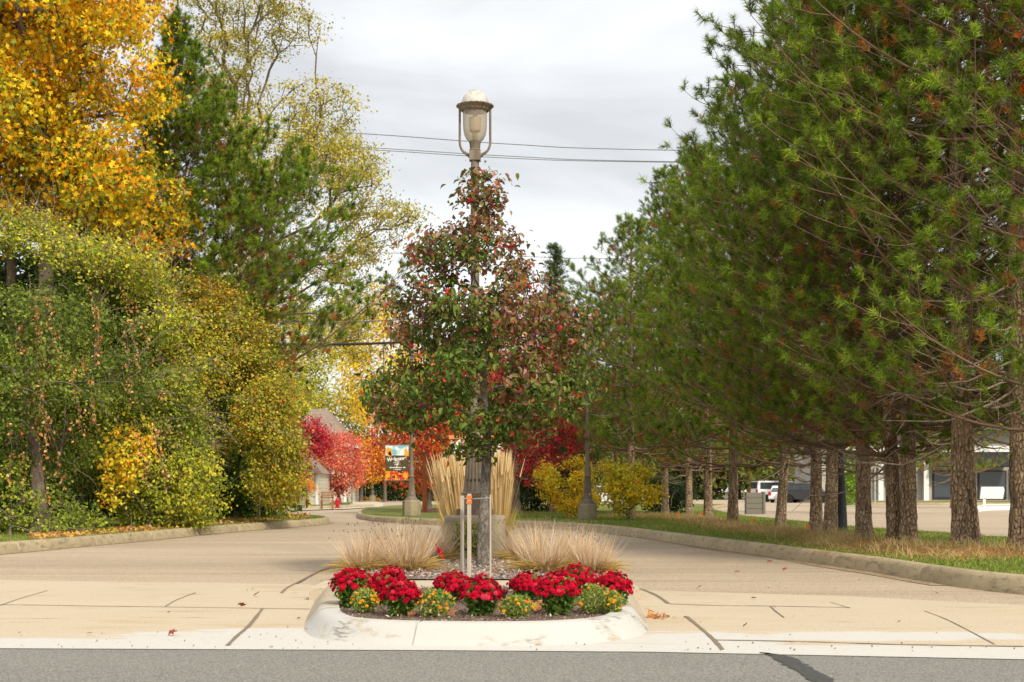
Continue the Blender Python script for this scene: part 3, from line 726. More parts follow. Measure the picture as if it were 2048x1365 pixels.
for (cx_, cz_, s_) in ((x0 + .10, zt - .16, .13), (x0 + .17, zt - .26, .10), (x1 - .06, zt - .26, .12), (x0 + .14, z1_ + .03, .09), (x1 - .10, zt - .14, .06), (x0 + .08, zb_ + .14, .1), (x1 - .10, zb_ + .15, .12)):
    k = 7; pts = []
    for j in range(2 * k):
        a = math.pi * j / k; q = s_ * (1 if j % 2 == 0 else .55); x = min(max(cx_ + q * math.cos(a), x0 + .005), x1 - .005); z = min(max(cz_ + q * math.sin(a) * 1.1, zb_ + .005), zt - .005); pts.append((x, z))
    mb.prism(pts, .003, 'y', -.010)
mb.build('leaf_print', OY, br)
def text(name, s, size, loc, mat, parent, rot=0.0, ext=.002, bold=0.0, rotz=0.0, align='CENTER', off=0.0):
    cu = bpy.data.curves.new('t', 'FONT'); cu.body = s; cu.size = size; cu.extrude = ext; cu.align_x = align; cu.align_y = 'CENTER'; cu.offset = bold
    ob = bpy.data.objects.new('t', cu); C.objects.link(ob)
    dg = bpy.context.evaluated_depsgraph_get(); me = bpy.data.meshes.new_from_object(ob.evaluated_get(dg))
    bpy.data.objects.remove(ob)
    o = link(name, me, mat, parent); o.location = loc; o.rotation_euler = (R(90), -rot, rotz)
    return o
xm = (x0 + x1) / 2
text('lettering', 'Welcome', .165, (xm - .01, -.012, bz(918.5)), WM, br, rot=R(6), bold=.006)
mb = MB(); rt = rng(9)                                            # two lines too small and soft to read in the photo
for (zc, xa, xb, h) in ((bz(935.6), x0 + .14, x1 - .13, .045), (bz(939.6), x0 + .27, x1 - .27, .032)):
    x = xa
    while x < xb:
        w = rt.uniform(.6, 1.0) * h * .8
        if rt.random() > .12: mb.box((x + w / 2, -.0085, zc), (w * .8, .004, h * rt.uniform(.65, 1)))
        x += w
mb.build('small_lettering', WM, br)
mb = MB(); ex, ez = xm + .0, bz(929.5)
r5 = rng(8)
for k in range(26):
    a = r5.uniform(0, 2 * math.pi); q = .13 * math.sqrt(r5.uniform(0.05, 1)); cx_, cz_ = ex + q * math.cos(a), ez + .04 + q * .8 * math.sin(a); s_ = .014
    mb.prism([(cx_ - s_, cz_), (cx_, cz_ - s_), (cx_ + s_, cz_), (cx_, cz_ + s_)], .003, 'y', -.011)
for a in (-.7, -.35, 0, .35, .7):
    dx, dz = math.sin(a) * .11, math.cos(a) * .11
    mb.prism([(ex - .006, ez - .05), (ex + .006, ez - .05), (ex + dx + .003, ez + dz), (ex + dx - .003, ez + dz)], .003, 'y', -.0115)
mb.prism([(ex - .012, ez - .13), (ex + .012, ez - .13), (ex + .008, ez - .02), (ex - .008, ez - .02)], .003, 'y', -.0112)
mb.build('tree_emblem', WM, br)
for zz in (zt + .012, zb_ - .012):
    mb = MB(); mb.tube([(x0 - .04, 0, zz), (.0, 0, zz)], .011, 6); mb.build('banner_arm', STEEL, br)

# ---------------------------------------------------------------- young tree on the island
PY_ = G(967, 1132, BZ)[1]
pbase = np.array(G(967, 1132, BZ))
prow = [(342, 930, 945), (360, 925, 1010), (400, 908, 1022), (455, 902, 1030), (478, 835, 1052), (500, 790, 1060), (560, 768, 1068), (590, 770, 1120), (620, 778, 1180), (680, 775, 1188), (745, 752, 1188), (800, 722, 1178), (840, 740, 1140), (868, 820, 1065), (900, 872, 1045), (914, 935, 1000)]
def pcol(P, cols, r):
    h = np.clip((P[:, 2] - 1.3) / 2.9, 0, 1)
    nz = .22 * np.sin(P[:, 0] * 4.1 + 1) + .18 * np.sin(P[:, 2] * 5.3 + P[:, 1] * 3)
    t = np.clip(h * .95 - .14 + nz + .22 * (P[:, 0] > -.1) * (P[:, 2] > 2.2), 0, 1)
    g = pick(r, [(4, (.075, .115, .02)), (3, (.11, .155, .028)), (2, (.045, .075, .014)), (1.5, (.18, .21, .045))], len(P))
    p = pick(r, [(3, (.20, .10, .055)), (4, (.17, .15, .035)), (2, (.27, .16, .13)), (1.5, (.30, .09, .04)), (1, (.12, .04, .05))], len(P))
    br_ = .5 + .28 * np.sin(P[:, 0] * 9 + P[:, 1] * 5 + 2) * np.sin(P[:, 2] * 8 + P[:, 1] * 7) + r.normal(size=len(P)) * .2
    c = np.where((br_ < t)[:, None], p, g)
    red = r.random(len(P)) < .018
    return np.where(red[:, None], pick(r, [(2, (.62, .03, .04)), (1, (.60, .13, .03))], len(P)), c)
T_ = F / PY_
def pp(px, py, dy=0): return np.array(A(px, py, PY_ + dy))
tree('young_tree', 'staked young ornamental tree with green and purple red leaves on the island', 'tree', pbase, prow, PY_, 470, 32, .095, .072, [(1, (.06, .12, .02))],
     trunk_pts=[pbase, pp(968, 1030), pp(973, 930), pp(974, 860), pp(966, 770), pp(975, 690), pp(966, 600)], r0=.074, shape='pear', seed=31, bark=PEARBARK,
     step=.09, r_tip=.0032, up=1.1, first=.22, flat=.8, hollow=.03, colfn=pcol, flare=1.12, plen=.35, minr=.0028, droop=.55, spread_along=2500, lobes=(110, .29))

# three slender stakes round it
def stake(px, ytop, ybot, w, d, lab, tape=False, Y=14.6):
    s = F / Y; x = (px - CX) / s; h = (ybot - ytop) / s
    root = empty('tree_stake', (x, Y, BZ), lab, 'stake', 'stakes round the young tree')
    zb = EYE - (ytop - HZ) / s - BZ
    mb = MB(); mb.box((0, 0, zb / 2), (w, d, zb), taper=.96); mb.build('post', WOODG, root, bevel=.003)
    if tape:
        for z in (zb - .035, zb - .085):
            mb = MB(); mb.box((0, 0, z), (w + .012, d + .012, .03)); mb.build('tape', ORANGE, root)
    return root
stake(924.5, 992, 1155, .038, .04, 'slim grey stake standing furthest from the trunk')
stake(938.5, 988, 1160, .042, .04, 'thicker grey stake with two orange tape bands near its top', True, 14.4)
stake(981, 990, 1165, .018, .045, 'thin stake seen edge on beside the tree trunk', False, 14.2)
mb = MB(); mb.tube([A(925, 997, 14.5), A(938, 999, 14.45), A(981, 996, 14.25)], .006, 6)
tag(mb.build('tie_wire', STEEL), 'thin pale tie running across the three tree stakes', 'wire')

# ---------------------------------------------------------------- mums and marigolds
def ball_points(n, r, rx, rz, z0, zpow=1.0, lo=-.2):
    th = r.uniform(0, 2 * np.pi, n); u = r.uniform(lo, 1, n); q = np.sqrt(np.maximum(0, 1 - u * u))
    return np.stack([q * np.cos(th) * rx, q * np.sin(th) * rx, u * rz + z0], 1)
BL = []
def bloom_geo():
    "a small double flower: three whorls of petals"
    V = []; Fc = []
    for ring, (n, rad, z, tip) in enumerate([(9, .5, 0, -.10), (8, .40, .12, .10), (6, .24, .2, .30)]):
        for j in range(n):
            a = 2 * math.pi * (j + ring * .5) / n; b = math.pi / n * 1.15; i = len(V)
            V += [(0, 0, z * .3), (rad * .8 * math.cos(a - b), rad * .8 * math.sin(a - b), z), (rad * 1.1 * math.cos(a), rad * 1.1 * math.sin(a), tip), (rad * .8 * math.cos(a + b), rad * .8 * math.sin(a + b), z)]
            Fc += [(i, i + 1, i + 2), (i, i + 2, i + 3)]
    return np.array(V), np.array(Fc)
BV, BF = bloom_geo()
def blooms(name, P, Nrm, size, cols, parent, seed):
    r = rng(seed); n = len(P); t = norm(np.cross(Nrm, r.normal(size=(n, 3)))); b = np.cross(Nrm, t); k = len(BV)
    s = (size * r.uniform(.75, 1.2, n))[:, None, None]
    V = P[:, None] + s * (BV[None, :, 0:1] * t[:, None] + BV[None, :, 1:2] * b[:, None] + BV[None, :, 2:3] * Nrm[:, None])
    Fa = (BF[None] + (np.arange(n) * k)[:, None, None]).reshape(-1, 3)
    me = arr_mesh(name, V.reshape(-1, 3), [Fa], np.repeat(cols, k, axis=0) * np.tile(r.uniform(.8, 1.15, (k, 1)), (n, 1)))
    return link(name, me, PETALM, parent)
def mum(name, loc, w, h, label, seed, red=True, group='red mums in the island bed', sparse=1.0):
    r = rng(seed); root = empty(name, loc, label, 'flowering plant', group)
    hw = w / 2
    # foliage: upright leafy stems below and inside
    n = int(900 * sparse) if red else 1100
    th = r.uniform(0, 2 * np.pi, n); rad = np.sqrt(r.random(n)); z = r.uniform(.02, .88, n) if red else r.uniform(.02, 1, n)
    spread = (.55 + .45 * np.minimum(1, z / .55)) * hw * (.95 if red else 1.0) * (np.sqrt(np.clip(1.08 - z ** 2.5, 0, 1)))
    P = np.stack([rad * np.cos(th) * spread, rad * np.sin(th) * spread, z * h], 1)
    pal = [(4, (.09, .17, .03)), (3, (.14, .24, .045)), (2, (.06, .12, .022)), (1, (.30, .34, .07))] if red else [(3, (.19, .26, .05)), (3, (.28, .34, .08)), (2, (.10, .16, .03)), (1, (.36, .30, .10))]
    link('foliage', leaf_mesh('foliage', P, .042 if red else .03, pick(r, pal, n), 'quad' if red else 'slim', up=.6, droop=-.25, seed=seed), LEAFM, root)
    m = 14; A0 = np.zeros((m, 3)); a = r.uniform(0, 2 * np.pi, m); q = r.uniform(.2, .8, m) * hw
    V, Q = prism_arr(A0 + r.normal(size=(m, 3)) * [.02, .02, 0], np.stack([q * np.cos(a), q * np.sin(a), np.full(m, h * .7)], 1), np.full(m, .004), np.full(m, .002), 4)
    link('stems', arr_mesh('stems', V, [Q]), CRACKG, root)
    if red:
        nb = int(150 * sparse); lop = r.uniform(-.5, .5)
        th = r.uniform(0, 2 * np.pi, nb * 3); u = r.uniform(.0, 1, nb * 3)
        cand = np.stack([np.sqrt(1 - u * u) * np.cos(th) * hw, np.sqrt(1 - u * u) * np.sin(th) * hw, h * (.50 + .50 * u)], 1)
        cand += r.normal(size=cand.shape) * [.012, .012, .010]
        keep = [0]
        for i in range(1, len(cand)):
            if len(keep) >= nb: break
            if np.min(np.linalg.norm(cand[keep] - cand[i], axis=1)) > .021: keep.append(i)
        Pb = cand[keep]; Nr = norm(Pb - np.array([0, 0, h * .35]) + np.array([0, 0, .03]))
        # a few stray flowers lower down
        cols = pick(r, [(4, (.52, .004, .028)), (3, (.58, .006, .035)), (3, (.32, .003, .018)), (.5, (.68, .05, .09)), (.25, (.30, .10, .05))], len(Pb))
        blooms('blooms', Pb, Nr, .042, cols, root, seed + 5)
    else:
        nb = int(24 * sparse); th = r.uniform(0, 2 * np.pi, nb); u = r.uniform(.15, .95, nb)
        Pb = np.stack([np.sqrt(1 - u * u) * np.cos(th) * hw, np.sqrt(1 - u * u) * np.sin(th) * hw, h * (.2 + .85 * u)], 1)
        blooms('blooms', Pb, norm(Pb + np.array([0, -.05, .02])), .025, pick(r, [(3, (.85, .38, .01)), (1, (.80, .22, .01))], nb), root, seed + 5)
    return root
CRACKG = material('green_stem', (.12, .17, .05), .7)
mums = [(702, 1214, 84, 74, 'red mum at the outer end of the row beside the white kerb corner'), (779, 1199, 66, 62, 'red mum half hidden at the rear of the first cluster'),
        (760, 1209, 62, 58, 'red mum in the middle of the first cluster of three'), (799, 1231, 76, 70, 'red mum closest to the white kerb in the first cluster'),
        (905, 1203, 74, 55, 'low red mum with dark shaded leaves in front of the stakes'), (962, 1230, 84, 73, 'tall leafy red mum below the thin stake'),
        (1057, 1203, 76, 53, 'rounded red mum just beyond the small black spotlight'), (1117, 1229, 84, 82, 'largest red mum with a wide skirt of green leaves'),
        (1152, 1196, 86, 64, 'red mum rising highest at the rear of the second cluster'), (1226, 1214, 78, 68, 'red mum at the end of the row nearest the grey kerb stain')]
for i, (px, py, w, h, lab) in enumerate(mums):
    x, y, z = G(px, py, BZ); s = F / y
    mum('red_mum', (x, y + w / s * .35, BZ - .01), w / s, h / s * 1.02, lab, 100 + i)
mari = [(728, 1224, 62, 46, 'marigold thick with orange flowers between two red mums'), (868, 1232, 84, 52, 'straggly pale marigold with few flowers beside the dry leaves'),
        (1033, 1234, 76, 42, 'low marigold in front of the small black spotlight'), (1188, 1226, 84, 56, 'broad marigold between the two last red mums'),
        (690, 1198, 34, 30, 'small marigold peeping out from under the outermost mum'), (1226, 1228, 50, 44, 'marigold under the last red mum by the kerb corner')]
for i, (px, py, w, h, lab) in enumerate(mari):
    x, y, z = G(px, py, BZ); s = F / y
    mum('marigold', (x, y + w / s * .3, BZ - .01), w / s, h / s, lab, 140 + i, red=False, group='yellow marigolds in the island bed', sparse=(1.6 if i == 0 else .9))

# small black spotlight on a spike
x, y, z = G(1008, 1206, BZ)
sp = empty('spotlight', (x, y, BZ), 'small black garden spotlight on a spike between the mums', 'spotlight')
mb = MB(); mb.lathe([(.006, -.02), (.009, .05)], 8); mb.build('spike', DARKMETAL, sp)
mb = MB(); mb.lathe([(.018, .045), (.024, .06), (.030, .085), (.034, .088), (.034, .098), (.028, .098)], 14); mb.build('head', DARKMETAL, sp, smooth=True)

# ---------------------------------------------------------------- ornamental grasses
def clump(name, loc, rad, h, label, seed, n=900, group='dry ornamental grass clumps on the island'):
    r = rng(seed); root = empty(name, loc, label, 'ornamental grass', group)
    a = r.uniform(0, 2 * np.pi, n); q = np.sqrt(r.random(n))
    B = np.stack([q * np.cos(a) * rad * .45, q * np.sin(a) * rad * .45, np.zeros(n)], 1)
    lean = q * r.uniform(.2, .75, n)
    D = norm(np.stack([np.cos(a) * lean, np.sin(a) * lean, np.ones(n)], 1) + r.normal(size=(n, 3)) * .17)
    cols = pick(r, [(4, (.80, .62, .42)), (3, (.70, .52, .34)), (3, (.86, .74, .58)), (1, (.70, .40, .08)), (1, (.40, .27, .18))], n) * r.uniform(.7, 1.15, (n, 1))
    L = h * r.uniform(.45, 1.1, n)
    blades('stalks', B, D, L, .0055, cols, BLADEM, root, bend=.10, segs=2, seed=seed)
    m = int(n * 1.1); a = r.uniform(0, 2 * np.pi, m); q = np.sqrt(r.random(m))
    B = np.stack([q * np.cos(a) * rad * .5, q * np.sin(a) * rad * .5, np.zeros(m)], 1)
    D = norm(np.stack([np.cos(a) * (.2 + q), np.sin(a) * (.2 + q), r.uniform(.5, 1.8, m)], 1) + r.normal(size=(m, 3)) * .35)
    cols = pick(r, [(4, (.48, .33, .15)), (3, (.60, .42, .17)), (2, (.62, .45, .06)), (1, (.33, .34, .07)), (2, (.40, .22, .09))], m)
    blades('leaves', B, D, h * r.uniform(.25, .65, m), .010, cols, BLADEM, root, bend=.6, segs=4, seed=seed + 1)
    k = 16; i = r.choice(n, k, replace=False)
    a = np.arctan2(D[:k, 1], D[:k, 0]); al = r.uniform(0, 2 * np.pi, k); le = r.uniform(.2, .85, k)
    T = np.stack([np.cos(al) * (rad * .4 + le * h * .8), np.sin(al) * (rad * .4 + le * h * .8), h * (1.0 - le * .35) * r.uniform(.8, 1.05, k)], 1)
    V, Q = prism_arr(T, T + np.array([0, 0, .022]) + r.normal(size=(k, 3)) * .004, np.full(k, .007), np.full(k, .004), 5)
    link('seedheads', arr_mesh('seedheads', V, [Q]), CRACK, root)
    return root
for i, (px, py, w, top, lab) in enumerate([(728, 1140, 118, 1068, 'dry tan grass clump at the edge by the small white flag'), (775, 1118, 130, 1048, 'dry grass clump standing behind the others on the flagged side'), (812, 1140, 140, 1052, 'wide dry grass clump with drooping orange leaves'), (862, 1120, 120, 1052, 'dry grass clump that holds the red flag'),
        (1048, 1120, 110, 1050, 'dry grass clump closest to the tree trunk, behind the gravelly mulch'), (1090, 1142, 130, 1052, 'pale dry grass clump behind the rounded red mum'), (1142, 1124, 120, 1056, 'dry grass clump rising behind the tallest mums'), (1184, 1142, 120, 1072, 'dry grass clump leaning out over the far kerb')]):
    x, y, z = G(px, py, BZ); s = F / y
    clump('grass_clump', (x, y, BZ), w / s / 2 * 1.1, (py - top) / s * 1.32, lab, 160 + i, n=700)

def reed(name, px, py, Y, w, h, label, seed, n=1100, leanx=0.0):
    s = F / Y; x = (px - CX) / s; r = rng(seed); root = empty(name, (x, Y, BZ), label, 'ornamental grass', 'tall feather reed grasses round the lamp')
    a = r.uniform(0, 2 * np.pi, n); q = np.sqrt(r.random(n))
    B = np.stack([q * np.cos(a) * w * .32, q * np.sin(a) * w * .32, np.zeros(n)], 1)
    lean = q * r.uniform(.0, .16, n) * (1 + 1.0 * (r.random(n) < .06))
    D = norm(np.stack([np.cos(a) * lean + leanx * r.uniform(.2, 1.6, n), np.sin(a) * lean, np.ones(n)], 1) + r.normal(size=(n, 3)) * .015)
    L = h * r.uniform(.72, 1.05, n)
    cols = pick(r, [(4, (.66, .48, .22)), (3, (.74, .57, .30)), (2, (.55, .37, .14)), (1, (.80, .66, .42))], n)
    blades('stalks', B, D, L, .010, cols, BLADEM, root, bend=.05, segs=3, seed=seed)
    m = int(n * .5); i = r.choice(n, m, replace=False); base = B[i] + D[i] * (L[i] * .78)[:, None]
    blades('plumes', base, D[i], L[i] * .24, .017, pick(r, [(1, (.78, .62, .36)), (1, (.70, .52, .26))], m), BLADEM, root, bend=.08, segs=3, seed=seed + 1)
    m = int(n * .5); a = r.uniform(0, 2 * np.pi, m); q = np.sqrt(r.random(m)); B = np.stack([q * np.cos(a) * w * .36, q * np.sin(a) * w * .36, np.zeros(m)], 1)
    D = norm(np.stack([np.cos(a) * q * .3, np.sin(a) * q * .3, np.ones(m)], 1) + r.normal(size=(m, 3)) * .05)
    blades('leaves', B, D, h * r.uniform(.3, .6, m), .012, pick(r, [(3, (.50, .40, .06)), (2, (.55, .42, .14)), (1, (.30, .32, .05))], m), BLADEM, root, bend=.15, segs=3, seed=seed + 2)
    return root
reed('reed_grass', 922, 1100, 20.6, .50, 1.42, 'tall golden reed grass fanning out on the flagged side of the lamp', 181, leanx=-.11)
reed('reed_grass', 994, 1098, 20.9, .34, 1.46, 'tall upright golden reed grass between lamp and red maple', 182, leanx=.0)
reed('reed_grass', 958, 1096, 21.6, .45, 1.4, 'tall golden reed grass directly behind the lamp shaft', 183)

def shrub(name, label, cat, base, rows, Y, nclump, nleaf, clump_r, size, pal, seed, **k):
    k.setdefault('lobes', (34, .85)); k.setdefault('first', .0); k.setdefault('r0', .03); k.setdefault('up', .3); k.setdefault('step', .2); k.setdefault('plen', .3)
    b = np.array(base, float); tp = [b, b + [0, 0, .12], b + [.02, 0, .3]]
    return tree(name, label, cat, b, rows, Y, nclump, nleaf, clump_r, size, pal, trunk_pts=k.pop('tp', tp), seed=seed, **k)
shrub('boxwood', 'small round green and yellow shrub at the foot of the lamp pedestal', 'shrub', G(936, 1118, BZ), [(1046, 915, 955), (1065, 906, 965), (1090, 906, 966), (1108, 915, 958)], G(936, 1118, BZ)[1] - .1, 90, 22, .035, .03,
      [(3, (.14, .18, .03)), (2, (.30, .28, .04)), (1, (.40, .30, .05)), (2, (.06, .10, .02))], 191, lobes=None, step=.06, r_tip=.002, minr=.002, r0=.015)

# utility flags
def flag(px, py, top, w, h, mat, lab, tilt=.3, z=BZ):
    x, y, _ = G(px, py, z); s = F / y; root = empty('marker_flag', (x, y, z), lab, 'flag', 'small utility marker flags')
    H = (py - top) / s
    mb = MB(); mb.tube([(0, 0, -.02), (0, 0, H)], .0025, 5); mb.build('wire', STEEL, root)
    mb = MB(); W, Hh = w / s, h / s; rings = []
    for i in range(6):
        t = i / 5; dx = t * W * .75; dz = -t * W * tilt; dy = .012 * math.sin(t * 9); rings.append([(dx, dy - .001, H + dz), (dx + .3 * tilt * Hh, dy + .012, H + dz - Hh), (dx + .3 * tilt * Hh, dy + .015, H + dz - Hh), (dx, dy + .002, H + dz)])
    mb.quadstrip(rings); mb.build('pennant', mat, root)
flag(868, 1128, 1083, 22, 20, REDP, 'red marker flag leaning in the dry grass', .9)
flag(694, 1122, 1083, 9, 22, WHITEP, 'white marker flag at the outer edge of the dry grass', .2)
for i, (px, py, lab) in enumerate([(1354, 1037, 'tiny orange flag in the needles before the second pine trunk'), (1401, 1037, 'tiny orange flag beside the dark pine trunk'), (1502, 1050, 'tiny orange flag by the parking lot gap'), (1612, 1061, 'tiny orange flag beside the leaning pine')]):
    flag(px, py, py - 12, 7, 8, ORANGE, lab, .1, LZ)

# loose dry leaves on the pavement
r_ = rng(61); lp = [(240, 1183, 0), (995, 0, 0)]
spots = [(420, 1166), (1430 / 2.9, 1183), (507, 1179), (512, 1193), (488, 1216), (338, 1227), (185, 1271), (337, 1272), (615, 1262), (600, 1240), (1310, 1162), (1394, 1177), (1535, 1124), (1540, 1177), (1310, 1230), (1490, 1256), (1800, 1246), (1590, 1236), (1400, 1248), (1680, 1133), (1870, 1188), (2032, 1182), (1545, 1216), (1512, 1200), (1995, 1175), (1470, 1145), (1395, 1216), (1720, 1160), (1565, 1140), (630, 1180), (645, 1165), (590, 1190), (1290, 1222)]
kinds = []
for i, (nm, c) in enumerate([('brown', (.14, .07, .035)), ('orange tan', (.30, .16, .05)), ('reddish', (.22, .055, .035))]):
    me = leaf_mesh('fallen_leaf', np.zeros((1, 3)), .085, np.array([c]), 'maple', up=3, droop=-.35, seed=300 + i * 5); me.materials.append(LEAFM); kinds.append((nm, me))
for i, (px, py) in enumerate(spots):
    x, y, _ = G(px, py); nm, me = kinds[int(r_.integers(0, 3))]; con = y < 14.3
    o = bpy.data.objects.new('fallen_leaf', me); C.objects.link(o); o.location = (x, y, (.0 if con else -.012) + .018); o.rotation_euler = (r_.uniform(-.2, .2), r_.uniform(-.2, .2), r_.uniform(0, 6)); o.scale = (r_.uniform(.45, .8),) * 3
    where = ('close beside the island kerb' if 560 < px < 680 or 1260 < px < 1345 else 'in the lane on the thicket side' if px < 700 else 'in the lane on the pine side')
    tag(o, 'small %s leaf on the %s %s' % (nm, 'concrete apron' if con else 'asphalt drive', where), 'leaf', 'dry leaves scattered on the drive')

# grit on the painted gutter
r_ = rng(67); n = 110; x = r_.uniform(-4.2, 4.2, n); y = 8.9 + np.abs(r_.normal(size=n)) * .5 - .05 * x
P = np.stack([x, y, np.full(n, .006)], 1); s_ = r_.uniform(.002, .0065, n); V, Q = prism_arr(P, P + np.stack([s_ * 1.2, s_ * .5, s_], 1), s_, s_ * .6, 5)
tag(link('grit', arr_mesh('grit', V, [Q]), CRACK), 'scattered dark grit and crumbs of asphalt on the white gutter', 'gravel', kind='stuff')
# piled dry leaves beside the mums
for (px, py, w, n, lab) in ((850, 1228, .28, 26, 'heap of curled brown leaves on the mulch beside the pale marigold'), (1090, 1215, .3, 40, 'heap of curled brown leaves between two red mums'), (1322, 1237, .2, 22, 'brown and yellow leaves gathered at the kerb corner')):
    x, y, _ = G(px, py, BZ if px < 1300 else 0); zz = BZ if px < 1300 else 0.0; r = rng(int(px))
    P = np.stack([r.normal(size=n) * w * .35, r.normal(size=n) * w * .25, r.uniform(0, .03, n)], 1)
    me = leaf_mesh('leaf_litter', P, .06, pick(r, [(3, (.38, .17, .08)), (1, (.5, .3, .18)), (1, (.5, .3, .05))], n), 'maple', up=1, droop=0, seed=int(px))
    o = link('leaf_litter', me, LEAFM); o.location = (x, y, zz); tag(o, lab, 'leaf litter', kind='stuff')

# ---------------------------------------------------------------- pines
def pine_parts(seed, H=12.8, z0=1.9, Rmax=3.4, ndl=56, nL=.135, whorl=.52, dense=1.0, upsweep=.35, right_bias=0.0, tuftcol=None, lean=(0, 0), r0=.2, dead=10, prof=(.88, 1.0, .82, .50, .23, .05), nw=.0048):
    "returns arrays: branch mesh, dead-branch mesh, needle mesh, trunk"
    r = rng(seed); E0 = []; E1 = []; Q0 = []; Q1 = []; TP = []; TD = []; TI = []
    tr = np.array([[0, 0, -.05], [lean[0] * .3, lean[1] * .3, H * .3], [lean[0] * .8, lean[1] * .8, H * .7], [lean[0], lean[1], H]])
    def tpos(z): return np.array([np.interp(z, tr[:, 2], tr[:, 0]), np.interp(z, tr[:, 2], tr[:, 1]), z])
    def addpoly(pts, ra, rb):
        pts = np.array(pts); m = len(pts) - 1; rr = np.linspace(ra, rb, m + 1)
        E0.append(pts[:-1]); E1.append(pts[1:]); Q0.append(rr[:-1]); Q1.append(rr[1:])
    def shoots(p, d, k, inner):
        "a cluster of k upturned shoots at p"
        for _ in range(k):
            dd = d * .8 + r.normal(size=3) * .55; dd[2] += .45 + upsweep; dd /= np.linalg.norm(dd)
            L = r.uniform(.10, .22); e = p + dd * L
            E0.append(p[None]); E1.append(e[None]); Q0.append(np.array([.004])); Q1.append(np.array([.0035]))
            TP.append(p + dd * L * .45); TD.append(dd); TI.append(inner)
    z = z0
    while z < H - .25:
        t = (z - z0) / (H - z0)
        # crown outline: widest at a third of its height
        Rr = Rmax * (np.interp(t, [0, .12, .35, .6, .82, 1], prof))
        nb = r.integers(4, 7); a0 = r.uniform(0, 6.28)
        for b in range(nb):
            az = a0 + b * 2 * np.pi / nb + r.normal() * .25
            L = Rr * r.uniform(.65, 1.15)
            if right_bias: L *= 1 + right_bias * math.cos(az) * (1 - t * .6)
            el = np.interp(t, [0, .2, .5, 1], [-.12, .08, .28, .85]) + r.normal() * .12 + upsweep * .3
            p0 = tpos(z + r.uniform(-.1, .1)); hd = np.array([math.cos(az), math.sin(az), 0]); m = 9
            curve = r.uniform(.10, .35) * (1 - t * .5) + upsweep * .25; wob = r.normal(size=2) * .05
            pts = [p0 + (hd * (math.cos(el) * L * s) + np.array([0, 0, 1.]) * (math.sin(el) * L * s + curve * L * s * s - .10 * L * s * (1 - s) * 2) + np.array([-hd[1], hd[0], 0]) * L * (wob[0] * math.sin(s * 3) + wob[1] * s * s)) for s in np.linspace(0, 1, m)]
            addpoly(pts, .010 + .008 * L * (1 - t * .4), .005)
            ns = max(3, int(L * 4.6 * dense)); side = 1
            for q in range(ns):
                s = .22 + .78 * (q + r.random()) / ns; s = min(s, .98); i = s * (m - 1); k = int(i); P = pts[k] + (pts[min(k + 1, m - 1)] - pts[k]) * (i - k)
                side = -side; dirp = hd * .75 + np.array([-hd[1], hd[0], 0]) * side * r.uniform(.5, 1.1) + np.array([0, 0, r.uniform(-.05, .45) + upsweep * .4]); dirp /= np.linalg.norm(dirp)
                l2 = L * r.uniform(.16, .34) * (1.15 - s * .5) + .15
                sp = [P + dirp * l2 * u + np.array([0, 0, .22 * l2 * u * u]) for u in (0, .35, .7, 1)]
                addpoly(sp, .0065, .004)
                inner = (s < .55) and (r.random() < .5)
                for u in (.5, 1.0):
                    shoots(P + dirp * l2 * u + np.array([0, 0, .22 * l2 * u * u]), dirp, 2 if u == 1 else 1, inner)
            shoots(pts[-1], norm((pts[-1] - pts[-2])[None])[0], 3, False)
        z += whorl * r.uniform(.75, 1.2) * (1 - .25 * t)
    shoots(tpos(H - .05), np.array([0, 0, 1.]), 6, False)
    # bare dead branches below the crown
    D0 = []; D1 = []; DR0 = []; DR1 = []
    for _ in range(dead):
        zz = r.uniform(min(1.5, z0 * .7), z0 + 2.5); az = r.uniform(0, 6.28); L = r.uniform(.6, 1.9); el = r.normal() * .22
        p0 = tpos(zz); hd = np.array([math.cos(az) * math.cos(el), math.sin(az) * math.cos(el), math.sin(el)]); m = 7
        pts = np.array([p0 + hd * L * s + np.array([0, 0, -.12 * L * math.sin(s * 3.1)]) + r.normal(size=3) * .02 for s in np.linspace(0, 1, m)])
        rr = np.linspace(.02, .006, m); D0.append(pts[:-1]); D1.append(pts[1:]); DR0.append(rr[:-1]); DR1.append(rr[1:])
        for _ in range(6):
            k = r.integers(2, m); dd = norm((hd * .5 + r.normal(size=3) * .6)[None])[0]; l = r.uniform(.15, .5)
            D0.append(pts[k][None]); D1.append((pts[k] + dd * l)[None]); DR0.append(np.array([.005])); DR1.append(np.array([.003]))
    cat_ = np.concatenate
    bV, bF = prism_arr(cat_(E0), cat_(E1), cat_(Q0), cat_(Q1), 4)
    dV, dF = prism_arr(cat_(D0), cat_(D1), cat_(DR0), cat_(DR1), 4)
    TP = np.array(TP); TD = np.array(TD); TI = np.array(TI); n = len(TP)
    # needles
    a = r.uniform(0, 2 * np.pi, (n, ndl)); th = r.uniform(.35, 1.35, (n, ndl)); ref = norm(np.cross(TD, r.normal(size=(n, 3)))); rf2 = np.cross(TD, ref)
    s0 = r.uniform(-.05, .12, (n, ndl))
    nd = TD[:, None] * np.cos(th)[..., None] + (ref[:, None] * np.cos(a)[..., None] + rf2[:, None] * np.sin(a)[..., None]) * np.sin(th)[..., None]
    B = TP[:, None] + TD[:, None] * s0[..., None]; tip = B + nd * (nL * r.uniform(.7, 1.2, (n, 1)) * r.uniform(.7, 1.15, (n, ndl)))[..., None]; tip[..., 2] -= .018
    w = norm(np.cross(nd, r.normal(size=nd.shape))) * nw
    V = np.stack([B - w, B + w, tip], 2).reshape(-1, 3)
    pal = [(4, (.125, .20, .018)), (4, (.19, .28, .022)), (2, (.26, .35, .03)), (1, (.08, .125, .015))]
    c = pick(r, pal, n)
    zz = (TP[:, 2] - z0) / (H - z0)
